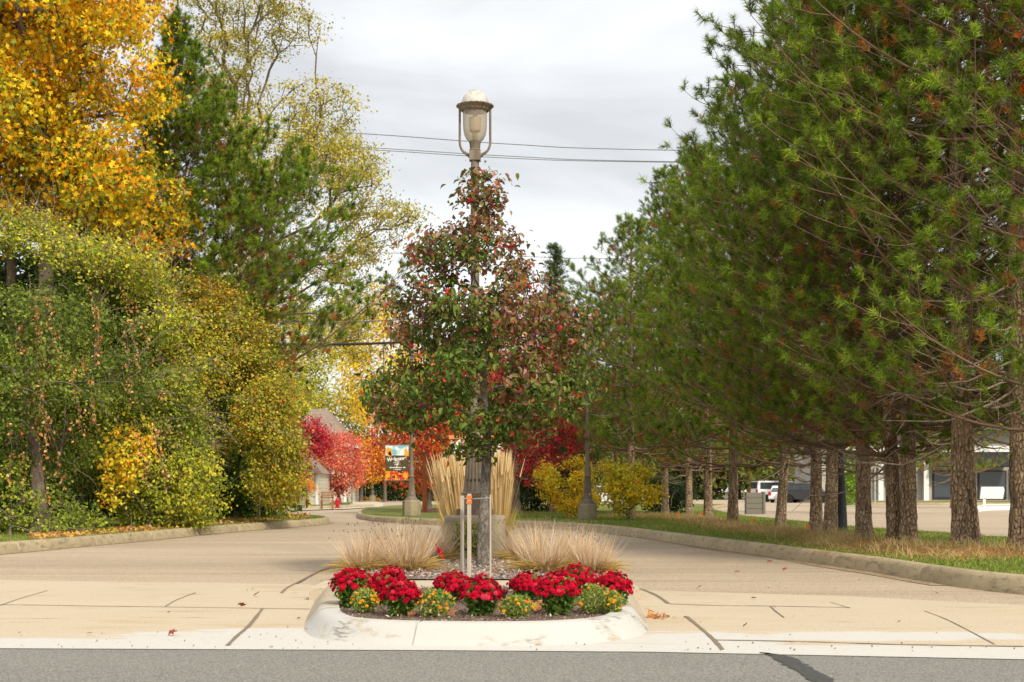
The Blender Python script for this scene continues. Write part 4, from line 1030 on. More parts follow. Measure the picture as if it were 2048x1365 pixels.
    brown = (r.random(n) < np.where(TI, .34, .012)) | ((zz < .25) & TI & (r.random(n) < .35))
    c[brown] = pick(r, [(2, (.42, .17, .04)), (1, (.30, .14, .05))], int(brown.sum()))
    c = c * r.uniform(.8, 1.2, (n, 1)); cols = np.repeat(c, ndl, 0) * r.uniform(.75, 1.25, (n * ndl, 1)); cols = np.repeat(cols, 3, 0)
    nV, nF = V, np.arange(n * ndl * 3).reshape(-1, 3)
    print('pine', seed, 'tufts', n)
    return (bV, bF), (dV, dF), (nV, nF, cols), tr
DEADM = material('dead_wood', (.36, .28, .21), .9, [(30, .4, .6, (.22, .16, .12), (1, 1, 1))])
TWIGM = material('pine_twig', (.20, .125, .08), .9)
def make_pine(name, seed, **k):
    (bV, bF), (dV, dF), (nV, nF, nc), tr = pine_parts(seed, **k)
    root = empty(name)
    ra = k.get('r0', .2); t = np.linspace(0, 1, len(tr))
    link('trunk', trunk_mesh(tr, [ra, ra * .72, ra * .3, .02], seed, n=20, rough=.05, flare=1.35, flare_h=.35, seg=.10), PINEBARK, root)
    link('branches', arr_mesh('branches', bV, [bF]), TWIGM, root)
    link('dead_branches', arr_mesh('dead_branches', dV, [dF]), DEADM, root)
    link('crown', arr_mesh('crown', nV, [nF], nc), NEEDM, root)
    return root
protos = [make_pine('pine_tree', 401, H=12.8, z0=1.8, r0=.125, Rmax=3.4, dead=16), make_pine('pine_tree', 402, H=13.4, z0=1.85, r0=.14, Rmax=3.6, dead=18),
          make_pine('pine_tree', 403, H=12.2, z0=1.7, r0=.13, Rmax=3.3, lean=(.5, .2), dead=14), make_pine('pine_tree', 404, H=13.0, z0=2.3, r0=.18, Rmax=3.5, dead=34, dense=.7),
          make_pine('pine_tree', 405, H=13.6, z0=5.6, r0=.14, Rmax=3.3, dead=60, dense=.8)]
row = [ # photo x, base y, prototype, heading, scale, lean, label
 (1378, 1031, 0, 0.3, .98, (0, 0), 'dark pine farthest along the row, nearest the yellow shrubs'),
 (1416, 1038, 1, 1.9, .92, (0, 0), 'dark trunked pine second from the yellow shrub end of the row'),
 (1466, 1049, 2, 4.1, 1.02, (.01, 0), 'pine whose lit trunk hides the grey planter wall'),
 (1560, 1053, 0, 2.2, .95, (.075, 0), 'pine with a pale trunk leaning sideways in front of the white van'),
 (1632, 1066, 1, 1.2, .86, (0, 0), 'pine with a straight pale trunk before the black car'),
 (1661, 1069, 0, 5.3, 1.0, (.02, 0), 'pine standing next to the slanting black pole'),
 (1727, 1082, 1, 0.0, .95, (-.012, 0), 'pine with a pale trunk in front of the black awning'),
 (1790, 1089, 2, 3.0, .88, (0, 0), 'slim rough trunked pine touching its thicker twin'),
 (1818, 1090, 0, 1.4, 1.02, (-.01, 0), 'dark thick trunked pine close beside its slim twin'),
 (1930, 1099, 3, 4.4, 1.0, (-.02, 0), 'thickest pine with flared rugged bark and bare lower branches'),
 (2046, 1105, 4, 2.6, 1.05, (-.02, 0), 'tall pine with a long bare upper trunk at the picture edge'),
 (2190, 1112, 2, 0.9, 1.0, (0, 0), 'pine beyond the edge of the picture behind the bare trunked one'),
 (1330, 1029, 1, 3.6, .93, (0, 0), 'pine between the yellow shrubs and the start of the row'),
]
# a shorter broad pine whose boughs wrap the second lamp
sp_ = make_pine('pine_tree', 406, H=9.0, z0=2.05, Rmax=3.2, r0=.12, dead=10, dense=1.25)
sp_.location = ((1262 - CX) * 42.6 / F, 42.6, LZ - .03); tag(sp_, 'shorter broad pine above the yellow green shrub with boughs round a lamp pole', 'pine tree', 'pines in a row beside the drive')
o = copy_tree(sp_); o.location = ((1232 - CX) * 56 / F, 56, LZ - .03); o.scale = (.85, .85, 1.0); o.rotation_euler = (0, 0, 2.2); tag(o, 'farthest pine, half hidden behind the golden shrub', 'pine tree', 'pines in a row beside the drive')
used = set()
for (px, py, k, rz, s, ln, lab) in row:
    x, y, z = G(px, py, LZ)
    o = protos[k] if k not in used else copy_tree(protos[k]); used.add(k)
    o.location = (x, y, LZ - .03); o.scale = (s, s, s * (.90 if px in (1466, 1416, 1560) else 1))
    o.rotation_euler = (0, 0, rz) if ln == (0, 0) else (Matrix.Rotation(ln[0], 3, 'Y') @ Matrix.Rotation(rz, 3, 'Z')).to_euler()
    tag(o, lab, 'pine tree', 'pines in a row beside the drive')
for (x, y, k, rz, s, lab) in ((16.5, 62, 1, 3.3, 1.0, 'pine standing apart in the parking lot edge behind the row'), (26, 84, 0, 1.0, 1.1, 'distant pine beside the storefront roof')):
    o = copy_tree(protos[k]); o.location = (x, y, 0); o.scale = (s, s, s); o.rotation_euler = (0, 0, rz); tag(o, lab, 'pine tree', 'pines beyond the parking lot')
# pine on the left with long upswept limbs
Yp = 42.0; xp = (352 - CX) * Yp / F
lp_ = make_pine('pine_tree', 411, H=14.7, z0=3.6, prof=(1.0, .92, .62, .33, .15, .03), Rmax=4.9, right_bias=.42, upsweep=.55, r0=.22, whorl=.46, dense=1.9, ndl=60, nL=.17, nw=.0065, dead=14)
lp_.location = (xp, Yp, LZ); tag(lp_, 'tall pine with long upswept limbs standing between the yellow maple and the pale feathery tree', 'pine tree')
# spruce with hanging orange cones far behind the island
def spruce(px, top, by, label, seed, Y=58):
    r = rng(seed); s = F / Y; x = (px - CX) / s; H = (by - top) / s; root = empty('spruce_tree', (x, Y, LZ), label, 'spruce tree')
    E0 = []; E1 = []; q0 = []; q1 = []; P = []; D = []
    z = 1.2
    while z < H:
        t = z / H; L = .25 + 2.4 * (1 - t) ** 1.1
        for b in range(7):
            a = r.uniform(0, 6.28); d = np.array([math.cos(a), math.sin(a), .05 + .8 * t ** 3]); d /= np.linalg.norm(d); l = L * r.uniform(.7, 1.1)
            p0 = np.array([0, 0, z]); p1 = p0 + d * l * .6 - [0, 0, .08 * l]; p2 = p0 + d * l + [0, 0, .02 * l]
            for aa, bb, ra in ((p0, p1, .02), (p1, p2, .01)): E0.append(aa); E1.append(bb); q0.append(ra); q1.append(ra * .5)
            m = int(10 + l * 18)
            for _ in range(m):
                u = r.random() ** .7; c = p0 + (p2 - p0) * u; P.append(c + r.normal(size=3) * [.10, .10, .04]); D.append(norm((d + r.normal(size=3) * .8)[None])[0])
        z += .22
    V, Q = prism_arr(np.array(E0), np.array(E1), np.array(q0), np.array(q1), 4); link('branches', arr_mesh('branches', V, [Q]), TWIGM, root)
    link('trunk', trunk_mesh(np.array([[0, 0, 0], [0, 0, H * .5], [0, 0, H]]), [.16, .1, .015], seed), PINEBARK, root)
    P = np.array(P); D = np.array(D); n = len(P); P = np.repeat(P, 8, 0); D = np.repeat(D, 8, 0); N_ = norm(D + r.normal(size=D.shape) * .7)
    w = norm(np.cross(N_, r.normal(size=N_.shape))) * .008; V = np.stack([P - w, P + w, P + N_ * .15], 1).reshape(-1, 3)
    cols = np.repeat(pick(r, [(2, (.05, .085, .03)), (2, (.08, .13, .04)), (1, (.12, .17, .05))], n), 24, 0)
    link('crown', arr_mesh('crown', V, [np.arange(len(V)).reshape(-1, 3)], cols), NEEDM, root)
    k = 46; a = r.uniform(0, 6.28, k); zz = H - r.uniform(.4, 3.2, k); rad = (H - zz) * .33 * r.uniform(.4, 1.05, k)
    T = np.stack([rad * np.cos(a), rad * np.sin(a), zz], 1)
    V, Q = prism_arr(T, T - [0, 0, .17], np.full(k, .035), np.full(k, .022), 6)
    link('cones', arr_mesh('cones', V, [Q]), material('cone', (.50, .22, .07), .7), root)
spruce(1110, 490, 1024, 'dark spruce with orange cones near its spiky top behind the island tree', 421)
x, y, _ = 2.6, 64, 0
o = copy_tree(protos[2]); o.location = (3.6, 63, 0); o.scale = (.62, .62, .58); o.rotation_euler = (0, 0, 2.0); tag(o, 'short pine leaning out beside the spruce top', 'pine tree')

# dry needle and grass litter under the pines
r_ = rng(71); n = 100000
u = r_.random(n); line = np.array([(p[0], p[1]) for p in smooth_line([Vector((x, y, 0)) for x, y in [G(1240, 1032, LZ)[:2], G(1378, 1036, LZ)[:2], G(1466, 1053, LZ)[:2], G(1632, 1071, LZ)[:2], G(1727, 1088, LZ)[:2], G(1930, 1106, LZ)[:2], (8.4, 19.6), (14, 18.2)]], 6)])
seg = r_.random(n) * (len(line) - 1); i = seg.astype(int); f = (seg - i)[:, None]; Pc = line[i] * (1 - f) + line[i + 1] * f
wd = r_.normal(size=n) * .68 - .3; Pc = Pc + np.stack([wd * .6, wd], 1)
patch = np.sin(Pc[:, 0] * 3.1 + np.sin(Pc[:, 1] * 1.3) * 2) + .6 * np.sin(Pc[:, 1] * 2.2 + 1)
B = np.stack([Pc[:, 0], Pc[:, 1], np.full(n, LZ) + .05 * np.exp(-(wd / .6) ** 2) * (.5 + r_.random(n) * .8)], 1)
D = norm(r_.normal(size=(n, 3)) * [1, 1, .35] + [0, 0, .38])
tall = r_.random(n) < .05 * (1.1 + patch); D[tall] = norm(r_.normal(size=(int(tall.sum()), 3)) * .3 + [0, 0, 1.])
L = np.where(tall, r_.uniform(.15, .34, n), r_.uniform(.06, .16, n))
cols = pick(r_, [(4, (.50, .27, .10)), (3, (.42, .25, .11)), (2, (.62, .42, .18)), (1, (.24, .14, .07))], n); cols[tall] = pick(r_, [(2, (.62, .46, .22)), (1, (.36, .34, .08))], int(tall.sum()))
o = blades('dry_grass', B, D, L, .008, cols, BLADEM, None, bend=.5, segs=2, seed=72); tag(o, 'rusty fallen needles and straw coloured grass along the foot of the pines', 'grass', kind='stuff')

# ---------------------------------------------------------------- shrubs and trees on the left
GR = [(3, (.14, .19, .025)), (3, (.20, .25, .03)), (2, (.26, .30, .035)), (1, (.36, .34, .05)), (1, (.08, .12, .02))]
DKG = [(4, (.085, .12, .02)), (3, (.12, .16, .026)), (2, (.18, .22, .04)), (1, (.26, .29, .055))]
YG = [(3, (.28, .30, .035)), (3, (.36, .34, .04)), (2, (.20, .24, .035)), (1, (.48, .38, .05)), (.3, (.5, .2, .05))]
OLV = [(3, (.26, .24, .03)), (3, (.34, .28, .03)), (2, (.17, .18, .03)), (2, (.44, .32, .03)), (.6, (.42, .15, .03))]
YEL = [(4, (.74, .36, .012)), (3, (.82, .46, .02)), (2, (.64, .42, .02)), (2, (.76, .27, .01)), (.6, (.30, .28, .02))]
def trunks(px, py, k=0): return G(px, py, LZ)
vine = shrub('vine_shrub', 'huge dark green vine covered shrub hung with dead orange leaves', 'shrub', G(85, 1066, LZ), [(480, -260, 90), (520, -280, 200), (570, -280, 270), (640, -300, 330), (740, -300, 350), (820, -300, 315), (890, -290, 260), (950, -270, 130), (1060, -250, 60)], 29.5, 1000, 74, .17, .08,
      DKG, 501, twigs=220, r0=.17, step=.3, hollow=.35, lobes=(50, .8), r_tip=.008, tp=[G(85, 1066, LZ), A(70, 900, 28.6), A(40, 760, 29)], first=.1)
vr = rng(503); S0 = []; S1 = []; VP = []; VC = []
for k in range(42):
    px = vr.choice([vr.uniform(40, 100), vr.uniform(120, 330), vr.uniform(0, 200)]); py = vr.uniform(560, 860); L = vr.uniform(30, 190)
    p = np.array(A(px, py, 26.9 + vr.uniform(0, .8))); m = int(L / 8); q = p.copy()
    for j in range(m):
        nq = q + np.array([vr.normal() * .02 + .01, 0, -8 / 100.]); S0.append(q); S1.append(nq); q = nq
        if vr.random() < .62:
            for _ in range(3): VP.append(q + vr.normal(size=3) * .035)
V, Q = prism_arr(np.array(S0), np.array(S1), np.full(len(S0), .004), np.full(len(S0), .004), 4)
vb = np.array(G(85, 1066, LZ)); link('vine_stems', arr_mesh('vine_stems', V - vb, [Q]), BARK, vine)
VP = np.array(VP); link('dead_leaves', leaf_mesh('dead_leaves', VP - vb, .075, pick(vr, [(3, (.46, .21, .07)), (2, (.56, .32, .13)), (1, (.36, .12, .04))], len(VP)), 'quad', up=.2, droop=1.0, seed=504), LEAFM, vine)

shrub('tall_shrub', 'tall pale green shrub with bare purple twigs below the yellow maple', 'shrub', G(140, 1050, LZ), [(392, -150, 60), (430, -220, 110), (475, -220, 190), (510, -220, 300), (540, -220, 400), (580, -220, 440), (680, -220, 450), (780, -200, 440), (860, -60, 410), (930, 90, 400), (1000, 120, 380), (1035, 150, 360)], 33.0, 1500, 60, .22, .08,  GR + [(1.5, (.36, .34, .05)), (.5, (.30, .22, .13))], 511,
      twigs=700, r0=.1, step=.3, hollow=.55, r_tip=.007, colfn=lambda P, c, r: np.where((r.random(len(P)) < np.clip((P[:, 2] - 4) / 5 + (P[:, 0] + 9.5) * .13, 0, .7))[:, None], pick(r, [(3, (.38, .37, .03)), (2, (.50, .40, .03)), (1, (.26, .20, .12))], len(P)), c))
shrub('olive_shrub', 'broad olive yellow shrub sprinkled with rusty leaves beyond the vine covered one', 'shrub', G(470, 1036, LZ), [(560, 370, 450), (610, 340, 500), (690, 320, 548), (780, 310, 585), (860, 300, 600), (950, 330, 605), (1010, 380, 590)], 37.5, 1200, 52, .22, .082, OLV + YG[:2], 521, twigs=200, r0=.09, step=.3, hollow=.5,
      colfn=lambda P, c, r: np.where((r.random(len(P)) < .04)[:, None], np.array([.50, .13, .03]), c))
shrub('bright_shrub', 'bright yellow green shrub low in the middle of the thicket', 'shrub', G(300, 1058, LZ), [(835, 225, 330), (880, 205, 400), (940, 205, 450), (1000, 220, 455), (1048, 250, 420)], 32.5, 480, 36, .16, .08, [(3, (.32, .33, .035)), (2, (.24, .28, .035)), (1, (.15, .20, .03)), (1, (.50, .42, .04))], 531, r0=.05, step=.2, hollow=.3)
shrub('golden_sapling', 'small golden leaved sapling in front of the bright shrub', 'shrub', G(262, 1060, LZ), [(845, 250, 300), (880, 215, 310), (930, 200, 290), (990, 205, 260), (1020, 220, 250)], 29.8, 70, 18, .13, .10, [(3, (.74, .46, .03)), (2, (.80, .36, .03)), (2, (.45, .42, .04))], 541, r0=.03, step=.15, r_tip=.004)
shrub('dark_shrub', 'deep green shrub with an even leafy face at the end of the thicket', 'shrub', G(500, 1036, LZ), [(800, 420, 545), (860, 400, 585), (930, 395, 592), (990, 410, 588), (1030, 430, 570)], 42, 620, 40, .2, .10, [(3, (.07, .125, .025)), (3, (.11, .17, .03)), (2, (.16, .21, .03)), (1, (.05, .08, .02))], 551, r0=.06, step=.25, hollow=.4)
shrub('ivy_ground_shrub', 'low leafy undergrowth at the foot of the vine covered shrub', 'shrub', G(20, 1072, LZ), [(925, -160, 60), (975, -200, 110), (1035, -200, 210), (1072, -190, 240)], 28.2, 380, 22, .12, .075, GR, 561, r0=.03, step=.2)
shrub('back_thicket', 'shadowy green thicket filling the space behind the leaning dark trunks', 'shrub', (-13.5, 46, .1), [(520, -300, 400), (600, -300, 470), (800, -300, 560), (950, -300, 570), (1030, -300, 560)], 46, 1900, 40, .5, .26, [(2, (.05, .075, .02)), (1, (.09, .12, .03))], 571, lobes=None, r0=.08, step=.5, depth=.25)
# fallen leaves under the shrubs
r_ = rng(81); n = 5200; seg = r_.random(n); px = 60 + seg * 560; py = np.interp(px, [0, 60, 200, 330, 450, 600, 640], [1080, 1076, 1066, 1056, 1043, 1034, 1036]) + r_.normal(size=n) * np.interp(px, [0, 250, 330, 640], [2, 3, 5.5, 3])
Yv = F * (EYE - LZ) / (np.maximum(py, 1026) - HZ); P = np.stack([(px - CX) * Yv / F, Yv, np.full(n, LZ + .01) + r_.uniform(0, .03, n)], 1); k_ = inside(left_lawn, P[:, 0], P[:, 1]); P = P[k_]
o = link('leaf_litter', leaf_mesh('leaf_litter', P, .08, pick(r_, [(3, (.50, .25, .06)), (2, (.60, .38, .08)), (2, (.30, .15, .07)), (1, (.5, .3, .2))], len(P)), 'quad', up=1.5, droop=0, seed=82), LEAFM); tag(o, 'rusty and yellow fallen leaves on the lawn under the thicket', 'leaf litter', kind='stuff')

# yellow maple
ym = G(60, 1052, LZ)
def ycol(P, c, r):
    g = r.random(len(P)) < np.clip(.62 - .09 * (np.abs(P[:, 1] - 37) + 0) - .0, 0.03, .36) * np.clip(1.3 - (P[:, 2] - 7) / 9, .4, 1.2)
    return np.where(g[:, None], pick(r, [(2, (.24, .27, .03)), (1, (.13, .18, .03)), (1, (.40, .34, .03))], len(P)), c)
tree('yellow_maple', 'large golden orange maple crown high above the thicket', 'tree', (-12.6, 38, LZ), [(-420, -350, 130), (-250, -520, 260), (-80, -600, 320), (60, -620, 322), (180, -600, 342), (260, -560, 330), (340, -480, 330), (400, -350, 392), (450, -200, 388), (490, 0, 380), (530, 120, 330)], 38, 2100, 58, .33, .122, YEL, lobes=(60, 1.5), trunk_pts=[(-12.6, 38, LZ), A(95, 480, 37.6), A(92, 330, 37.6), A(60, 150, 38), A(20, -60, 38)],
     r0=.24, shape='maple', seed=601, step=.5, r_tip=.012, up=.8, first=.3, flat=.45, hollow=.25, mixc=.72, colfn=ycol, minr=.006, droop=.5)
tree('slim_maple', 'second golden maple stem with its own crown beside the large one', 'tree', (-13.8, 39.5, LZ), [(-300, -260, 60), (-100, -300, 150), (100, -280, 200), (300, -240, 190), (430, -150, 130)], 40.5, 600, 52, .36, .122, YEL, trunk_pts=[(-13.8, 39.5, LZ), A(22, 460, 39.5), A(30, 330, 39.6), A(0, 60, 40)], r0=.16, shape='maple', seed=611, step=.5, r_tip=.012, colfn=ycol, minr=.006, first=.4)
# big pale tree with feathery limbs
LOC = [(4, (.36, .31, .04)), (3, (.29, .27, .045)), (2, (.44, .35, .06)), (1, (.22, .22, .04))]
tree('feathery_tree', 'large thin leaved yellow green tree with fanning dark limbs against the sky', 'tree', (-10.2, 60, 0), [(-160, 380, 520), (-60, 360, 590), (20, 370, 625), (90, 380, 665), (150, 390, 725), (210, 395, 740), (245, 400, 690), (300, 410, 755), (370, 420, 800), (430, 420, 838), (480, 430, 800), (540, 440, 730), (600, 450, 770), (660, 470, 755), (720, 490, 740)], 60, 1300, 44, .36, .12, LOC, lobes=(46, 1.5),
     trunk_pts=[(-10.2, 60, 0), A(530, 800, 60), A(522, 650, 60), A(515, 540, 60)], r0=.34, shape='quad', seed=621, step=.5, r_tip=.013, up=1.2, first=.25, flat=.35, hollow=.3, minr=.010, plen=.55, depth=.8, spread_along=5000)
# orange red maple reaching in from beyond the picture edge
tree('orange_maple', 'orange red maple leaves poking in at the top corner in front of the pines', 'tree', (9.4, 18.6, LZ), [(-260, 2080, 2500), (-60, 2030, 2560), (-10, 2000, 2570), (25, 2008, 2560), (60, 2050, 2540), (120, 2048, 2500), (150, 2032, 2450), (170, 2075, 2440), (260, 2150, 2420)], 18.6, 320, 12, .14, .13, [(3, (.80, .14, .02)), (2, (.80, .28, .02)), (1, (.60, .06, .02))],
     trunk_pts=[(9.4, 18.6, LZ), A(2300, 500, 18.6), A(2290, 100, 18.6)], r0=.09, shape='maple', seed=631, step=.2, r_tip=.005, hollow=.4)

# ---------------------------------------------------------------- middle distance
def shr(name, label, px, py, rows, pal, seed, n=300, nl=22, cr=.14, sz=.075, **k):
    b = G(px, py, LZ); return shrub(name, label, 'shrub', b, rows, b[1], n, nl, cr, sz, pal, seed, lobes=(16, .38), **k)
YS = [(3, (.72, .46, .025)), (3, (.60, .42, .03)), (2, (.42, .38, .035)), (1, (.78, .34, .02))]
shr('yellow_shrub', 'golden yellow shrub rising behind the concrete drum of the lamp', 1150, 1036, [(908, 1105, 1150), (930, 1085, 1185), (955, 1066, 1200), (985, 1075, 1210), (1012, 1105, 1195), (1030, 1130, 1170)], YS, 701, n=170, nl=34, cr=.12, sz=.085)
shr('yellow_shrub', 'yellow green shrub on a dark woody foot nearer the pines', 1258, 1041, [(925, 1205, 1290), (955, 1195, 1312), (985, 1200, 1322), (1008, 1215, 1315), (1028, 1235, 1285)], YS + [(3, (.34, .36, .03))], 702, n=170, nl=34, cr=.12, sz=.085)
DE = [(3, (.035, .06, .02)), (2, (.055, .09, .03)), (1, (.08, .12, .04))]
shrub('evergreen_shrub', 'dark evergreen shrub behind the golden yellow shrub', 'shrub', G(1100, 1027, LZ), [(930, 1035, 1170), (965, 1025, 1190), (1005, 1025, 1200), (1022, 1030, 1190)], 60, 300, 26, .25, .13, DE, 703)
shrub('evergreen_shrub', 'dark evergreen shrub between the yellow green shrub and the first pine trunk', 'shrub', G(1340, 1030, LZ), [(960, 1290, 1370), (990, 1285, 1385), (1022, 1295, 1370)], 54, 170, 26, .2, .12, DE, 704)
sheet('mulch_ring', [(p.x, p.y) for p in smooth_line([Vector(G(*p, LZ)) for p in [(1010, 1028), (1080, 1029), (1200, 1031), (1170, 1022), (1040, 1021), (990, 1023)]], 5, True)], LZ + .006, REDMULCH)
mb = MB(); cxm, cym, _ = G(862, 1024, LZ)
mb.lathe([(1.5, 0), (1.1, .10), (.6, .18), (.2, .22)], 28, (cxm + .9, cym, LZ)); tag(mb.build('mulch_mound', REDMULCH, smooth=True), kind='structure')

CORAL = [(3, (.56, .15, .08)), (3, (.52, .10, .09)), (2, (.56, .24, .10)), (1, (.40, .06, .05))]
DRED = [(3, (.32, .018, .03)), (3, (.42, .03, .045)), (1, (.20, .012, .018)), (1, (.48, .09, .07))]
REDO = [(3, (.46, .06, .025)), (3, (.50, .14, .025)), (2, (.46, .04, .05)), (1, (.5, .26, .03))]
ORG = [(3, (.70, .26, .03)), (2, (.60, .34, .03)), (2, (.70, .16, .04)), (1, (.40, .32, .04))]
def bgt(name, label, Y, bpx, rows, pal, seed, n=260, nl=20, cr=.5, sz=.22, r0=.16, shape='quad', **k):
    k.setdefault('lobes', (26, max(r_[2] - r_[1] for r_ in rows) * Y / F * .24))
    b = ((bpx - CX) * Y / F, Y, 0); return tree(name, label, 'tree', b, rows, Y, n, nl, cr, sz, pal, r0=r0, seed=seed, shape=shape, step=.6, r_tip=.01, **k)
bgt('coral_maple', 'coral pink maple with a round crown in front of the cream house', 105, 680, [(868, 640, 700), (885, 615, 725), (915, 596, 735), (950, 594, 735), (972, 600, 718), (986, 620, 695)], CORAL, 711, n=560, cr=.34, sz=.17, r0=.14)
bgt('crimson_maple', 'crimson maple crossing in front of the house gable', 96, 612, [(838, 600, 636), (856, 590, 655), (885, 585, 668), (906, 585, 655), (930, 580, 620), (960, 575, 608), (978, 568, 600)], DRED, 712, n=300, cr=.32, sz=.16, r0=.1)
bgt('small_maple', 'low orange and red maple before the house windows', 92, 590, [(955, 575, 610), (970, 568, 628), (984, 566, 632)], [(2, (.70, .20, .03)), (2, (.72, .36, .03)), (1, (.60, .04, .03))], 713, n=90, cr=.25, sz=.15, r0=.07)
bgt('orange_maple', 'orange and green maple behind the far lamps', 125, 722, [(880, 695, 745), (905, 680, 770), (940, 680, 780), (965, 690, 775)], ORG, 714, n=260, cr=.45, sz=.22)
mpx, mpy, _ = G(857, 1021, LZ)
tree('red_maple', 'red and orange maple with a dark trunk behind the red post', 'tree', (mpx, mpy, LZ), [(690, 850, 900), (740, 800, 930), (810, 770, 935), (850, 735, 930), (890, 735, 935), (930, 745, 928), (965, 770, 905), (985, 800, 890)], mpy, 520, 22, .28, .13, REDO, r0=.13, seed=715, step=.35, r_tip=.008, hollow=.3,
     trunk_pts=[(mpx, mpy, LZ), A(858, 960, mpy), A(855, 850, mpy)])
mpx, mpy, _ = G(1031, 1028, LZ)
tree('red_maple', 'deep crimson maple behind the reed grass and golden shrub', 'tree', (mpx, mpy, LZ), [(640, 900, 1080), (700, 860, 1140), (780, 870, 1165), (830, 980, 1172), (880, 985, 1172), (930, 990, 1150), (968, 1005, 1100)], mpy, 620, 22, .26, .12, DRED, r0=.16, seed=716, step=.35, r_tip=.008, hollow=.35,
     trunk_pts=[(mpx, mpy, LZ), A(1032, 960, mpy), A(1030, 820, mpy)])
OR2 = [(3, (.74, .46, .03)), (1, (.78, .34, .03)), (3, (.48, .42, .04))]
YG2 = [(3, (.40, .37, .03)), (2, (.30, .31, .03)), (2, (.52, .42, .03)), (1, (.2, .22, .03))]
bgt('golden_tree', 'glowing yellow orange tree behind the thick cable', 128, 770, [(560, 700, 740), (600, 735, 800), (650, 720, 830), (720, 680, 850), (790, 680, 860), (850, 700, 850)], OR2, 721, n=420, cr=.7, sz=.3)
bgt('yellow_green_tree', 'yellow green tree above the house roof', 138, 640, [(620, 560, 680), (680, 520, 720), (760, 510, 740), (830, 530, 735), (900, 560, 720)], YG2, 722, n=520, cr=.7, sz=.28)
bgt('yellow_green_tree', 'mottled olive tree reaching down behind the orange maple', 140, 742, [(780, 700, 760), (830, 690, 800), (900, 690, 830), (950, 700, 840), (980, 720, 830)], [(2, (.22, .20, .03)), (2, (.34, .31, .03)), (1, (.12, .13, .03))], 723, n=380, cr=.7, sz=.3)
bgt('olive_tree', 'olive tree right behind the upper thicket', 75, 470, [(480, 400, 520), (560, 380, 600), (640, 380, 640), (720, 400, 660), (800, 480, 650), (880, 520, 600)], YG2 + [(2, (.13, .15, .03))], 724, n=560, cr=.45, sz=.17)
for i, (px, Y, top, w, lab) in enumerate([(905, 150, 730, 150, 'dull green tree far behind the red maple crown'), (1010, 160, 700, 170, 'dull green tree far behind the crimson maple'), (1130, 150, 760, 150, 'far dull tree between spruce and crimson maple'), (1240, 165, 740, 170, 'far dull tree behind the golden shrub'), (1360, 170, 720, 170, 'far dull tree at the start of the pine row'), (1480, 165, 760, 170, 'far dull tree over the grey planter'),
        (1600, 178, 740, 190, 'far tree over the parked van'), (1730, 180, 760, 170, 'far tree over the black awning'), (1880, 185, 720, 200, 'far tree over the storefront roof'), (2040, 185, 740, 200, 'far tree above the storefront end'), (2220, 185, 720, 220, 'far tree beyond the storefront'), (560, 165, 760, 200, 'far tree behind the house'), (420, 150, 700, 200, 'far tree hidden behind the thicket')]):
    bgt('distant_tree', lab, Y, px, [(top, px - w * .25, px + w * .25), (top + 60, px - w * .5, px + w * .5), (top + 150, px - w * .6, px + w * .6), (985, px - w * .5, px + w * .5), (1000, px - w * .3, px + w * .3)], [(2, (.10, .13, .03)), (2, (.16, .17, .035)), (1, (.26, .22, .04)), (1, (.07, .09, .025))], 730 + i, n=420, nl=26, cr=1.1, sz=.62)
tag(shrub('hedge', 'clipped dark green hedge behind the far lawn', 'hedge', (-14, 138, 0), [(942, 690, 1060), (960, 685, 1065), (985, 685, 1065), (999, 685, 1065)], 138, 1500, 16, .35, .26, DE, 751, lobes=None, depth=.06, step=.8))
sg = rng(755); n = 1800; B = np.stack([sg.uniform(-17.6, -15.2, n), sg.uniform(84, 87, n), np.zeros(n)], 1); root = empty('bed_grass', (0, 0, .05), 'tawny ornamental grass bed in front of the house windows', 'ornamental grass')
blades('blades', B, norm(sg.normal(size=(n, 3)) * .25 + [0, 0, 1]), sg.uniform(.6, 1.3, n), .05, pick(sg, [(2, (.50, .36, .08)), (2, (.36, .34, .07)), (1, (.55, .42, .2))], n), BLADEM, root, bend=.2, segs=2)

# ---------------------------------------------------------------- brick address pillar behind the lamp
def brick():
    m = material('brick', (.40, .17, .09), .9); nt = m.node_tree; N = nt.nodes; L = nt.links; t = N.new('ShaderNodeTexCoord'); mpn = N.new('ShaderNodeMapping'); mpn.inputs['Rotation'].default_value = (R(90), 0, 0)
    b = N.new('ShaderNodeTexBrick'); b.inputs['Scale'].default_value = 1; b.inputs['Brick Width'].default_value = .20; b.inputs['Row Height'].default_value = .068; b.inputs['Mortar Size'].default_value = .006
    b.inputs['Color1'].default_value = (.48, .20, .10, 1); b.inputs['Color2'].default_value = (.34, .13, .07, 1); b.inputs['Mortar'].default_value = (.52, .45, .36, 1)
    L.new(t.outputs['Object'], mpn.inputs[0]); L.new(mpn.outputs[0], b.inputs['Vector']); L.new(b.outputs[0], N['Principled BSDF'].inputs['Base Color']); return m
Yb = 22.6; sb = F / Yb; xb = (954 - CX) / sb
pil = empty('brick_pillar', (xb, Yb, BZ), 'brick address pillar with large white numerals behind the reed grass', 'sign pillar')
zt_ = EYE - (872 - HZ) / sb - BZ
mb = MB(); mb.box((0, 0, (zt_ - .06) / 2), (104 / sb, .42, zt_ - .06)); mb.build('body', brick(), pil)
mb = MB(); mb.box((0, 0, zt_ - .03), (110 / sb, .46, .06)); mb.build('capstone', material('soldier_course', (.60, .24, .08), .85), pil)
for px in (919, 953, 989):
    text('numeral', '6' if px == 919 else '0', .37, ((px - 954) / sb, -.225, EYE - (898 - HZ) / sb - BZ), WHITEP, pil, ext=.012, bold=.004)

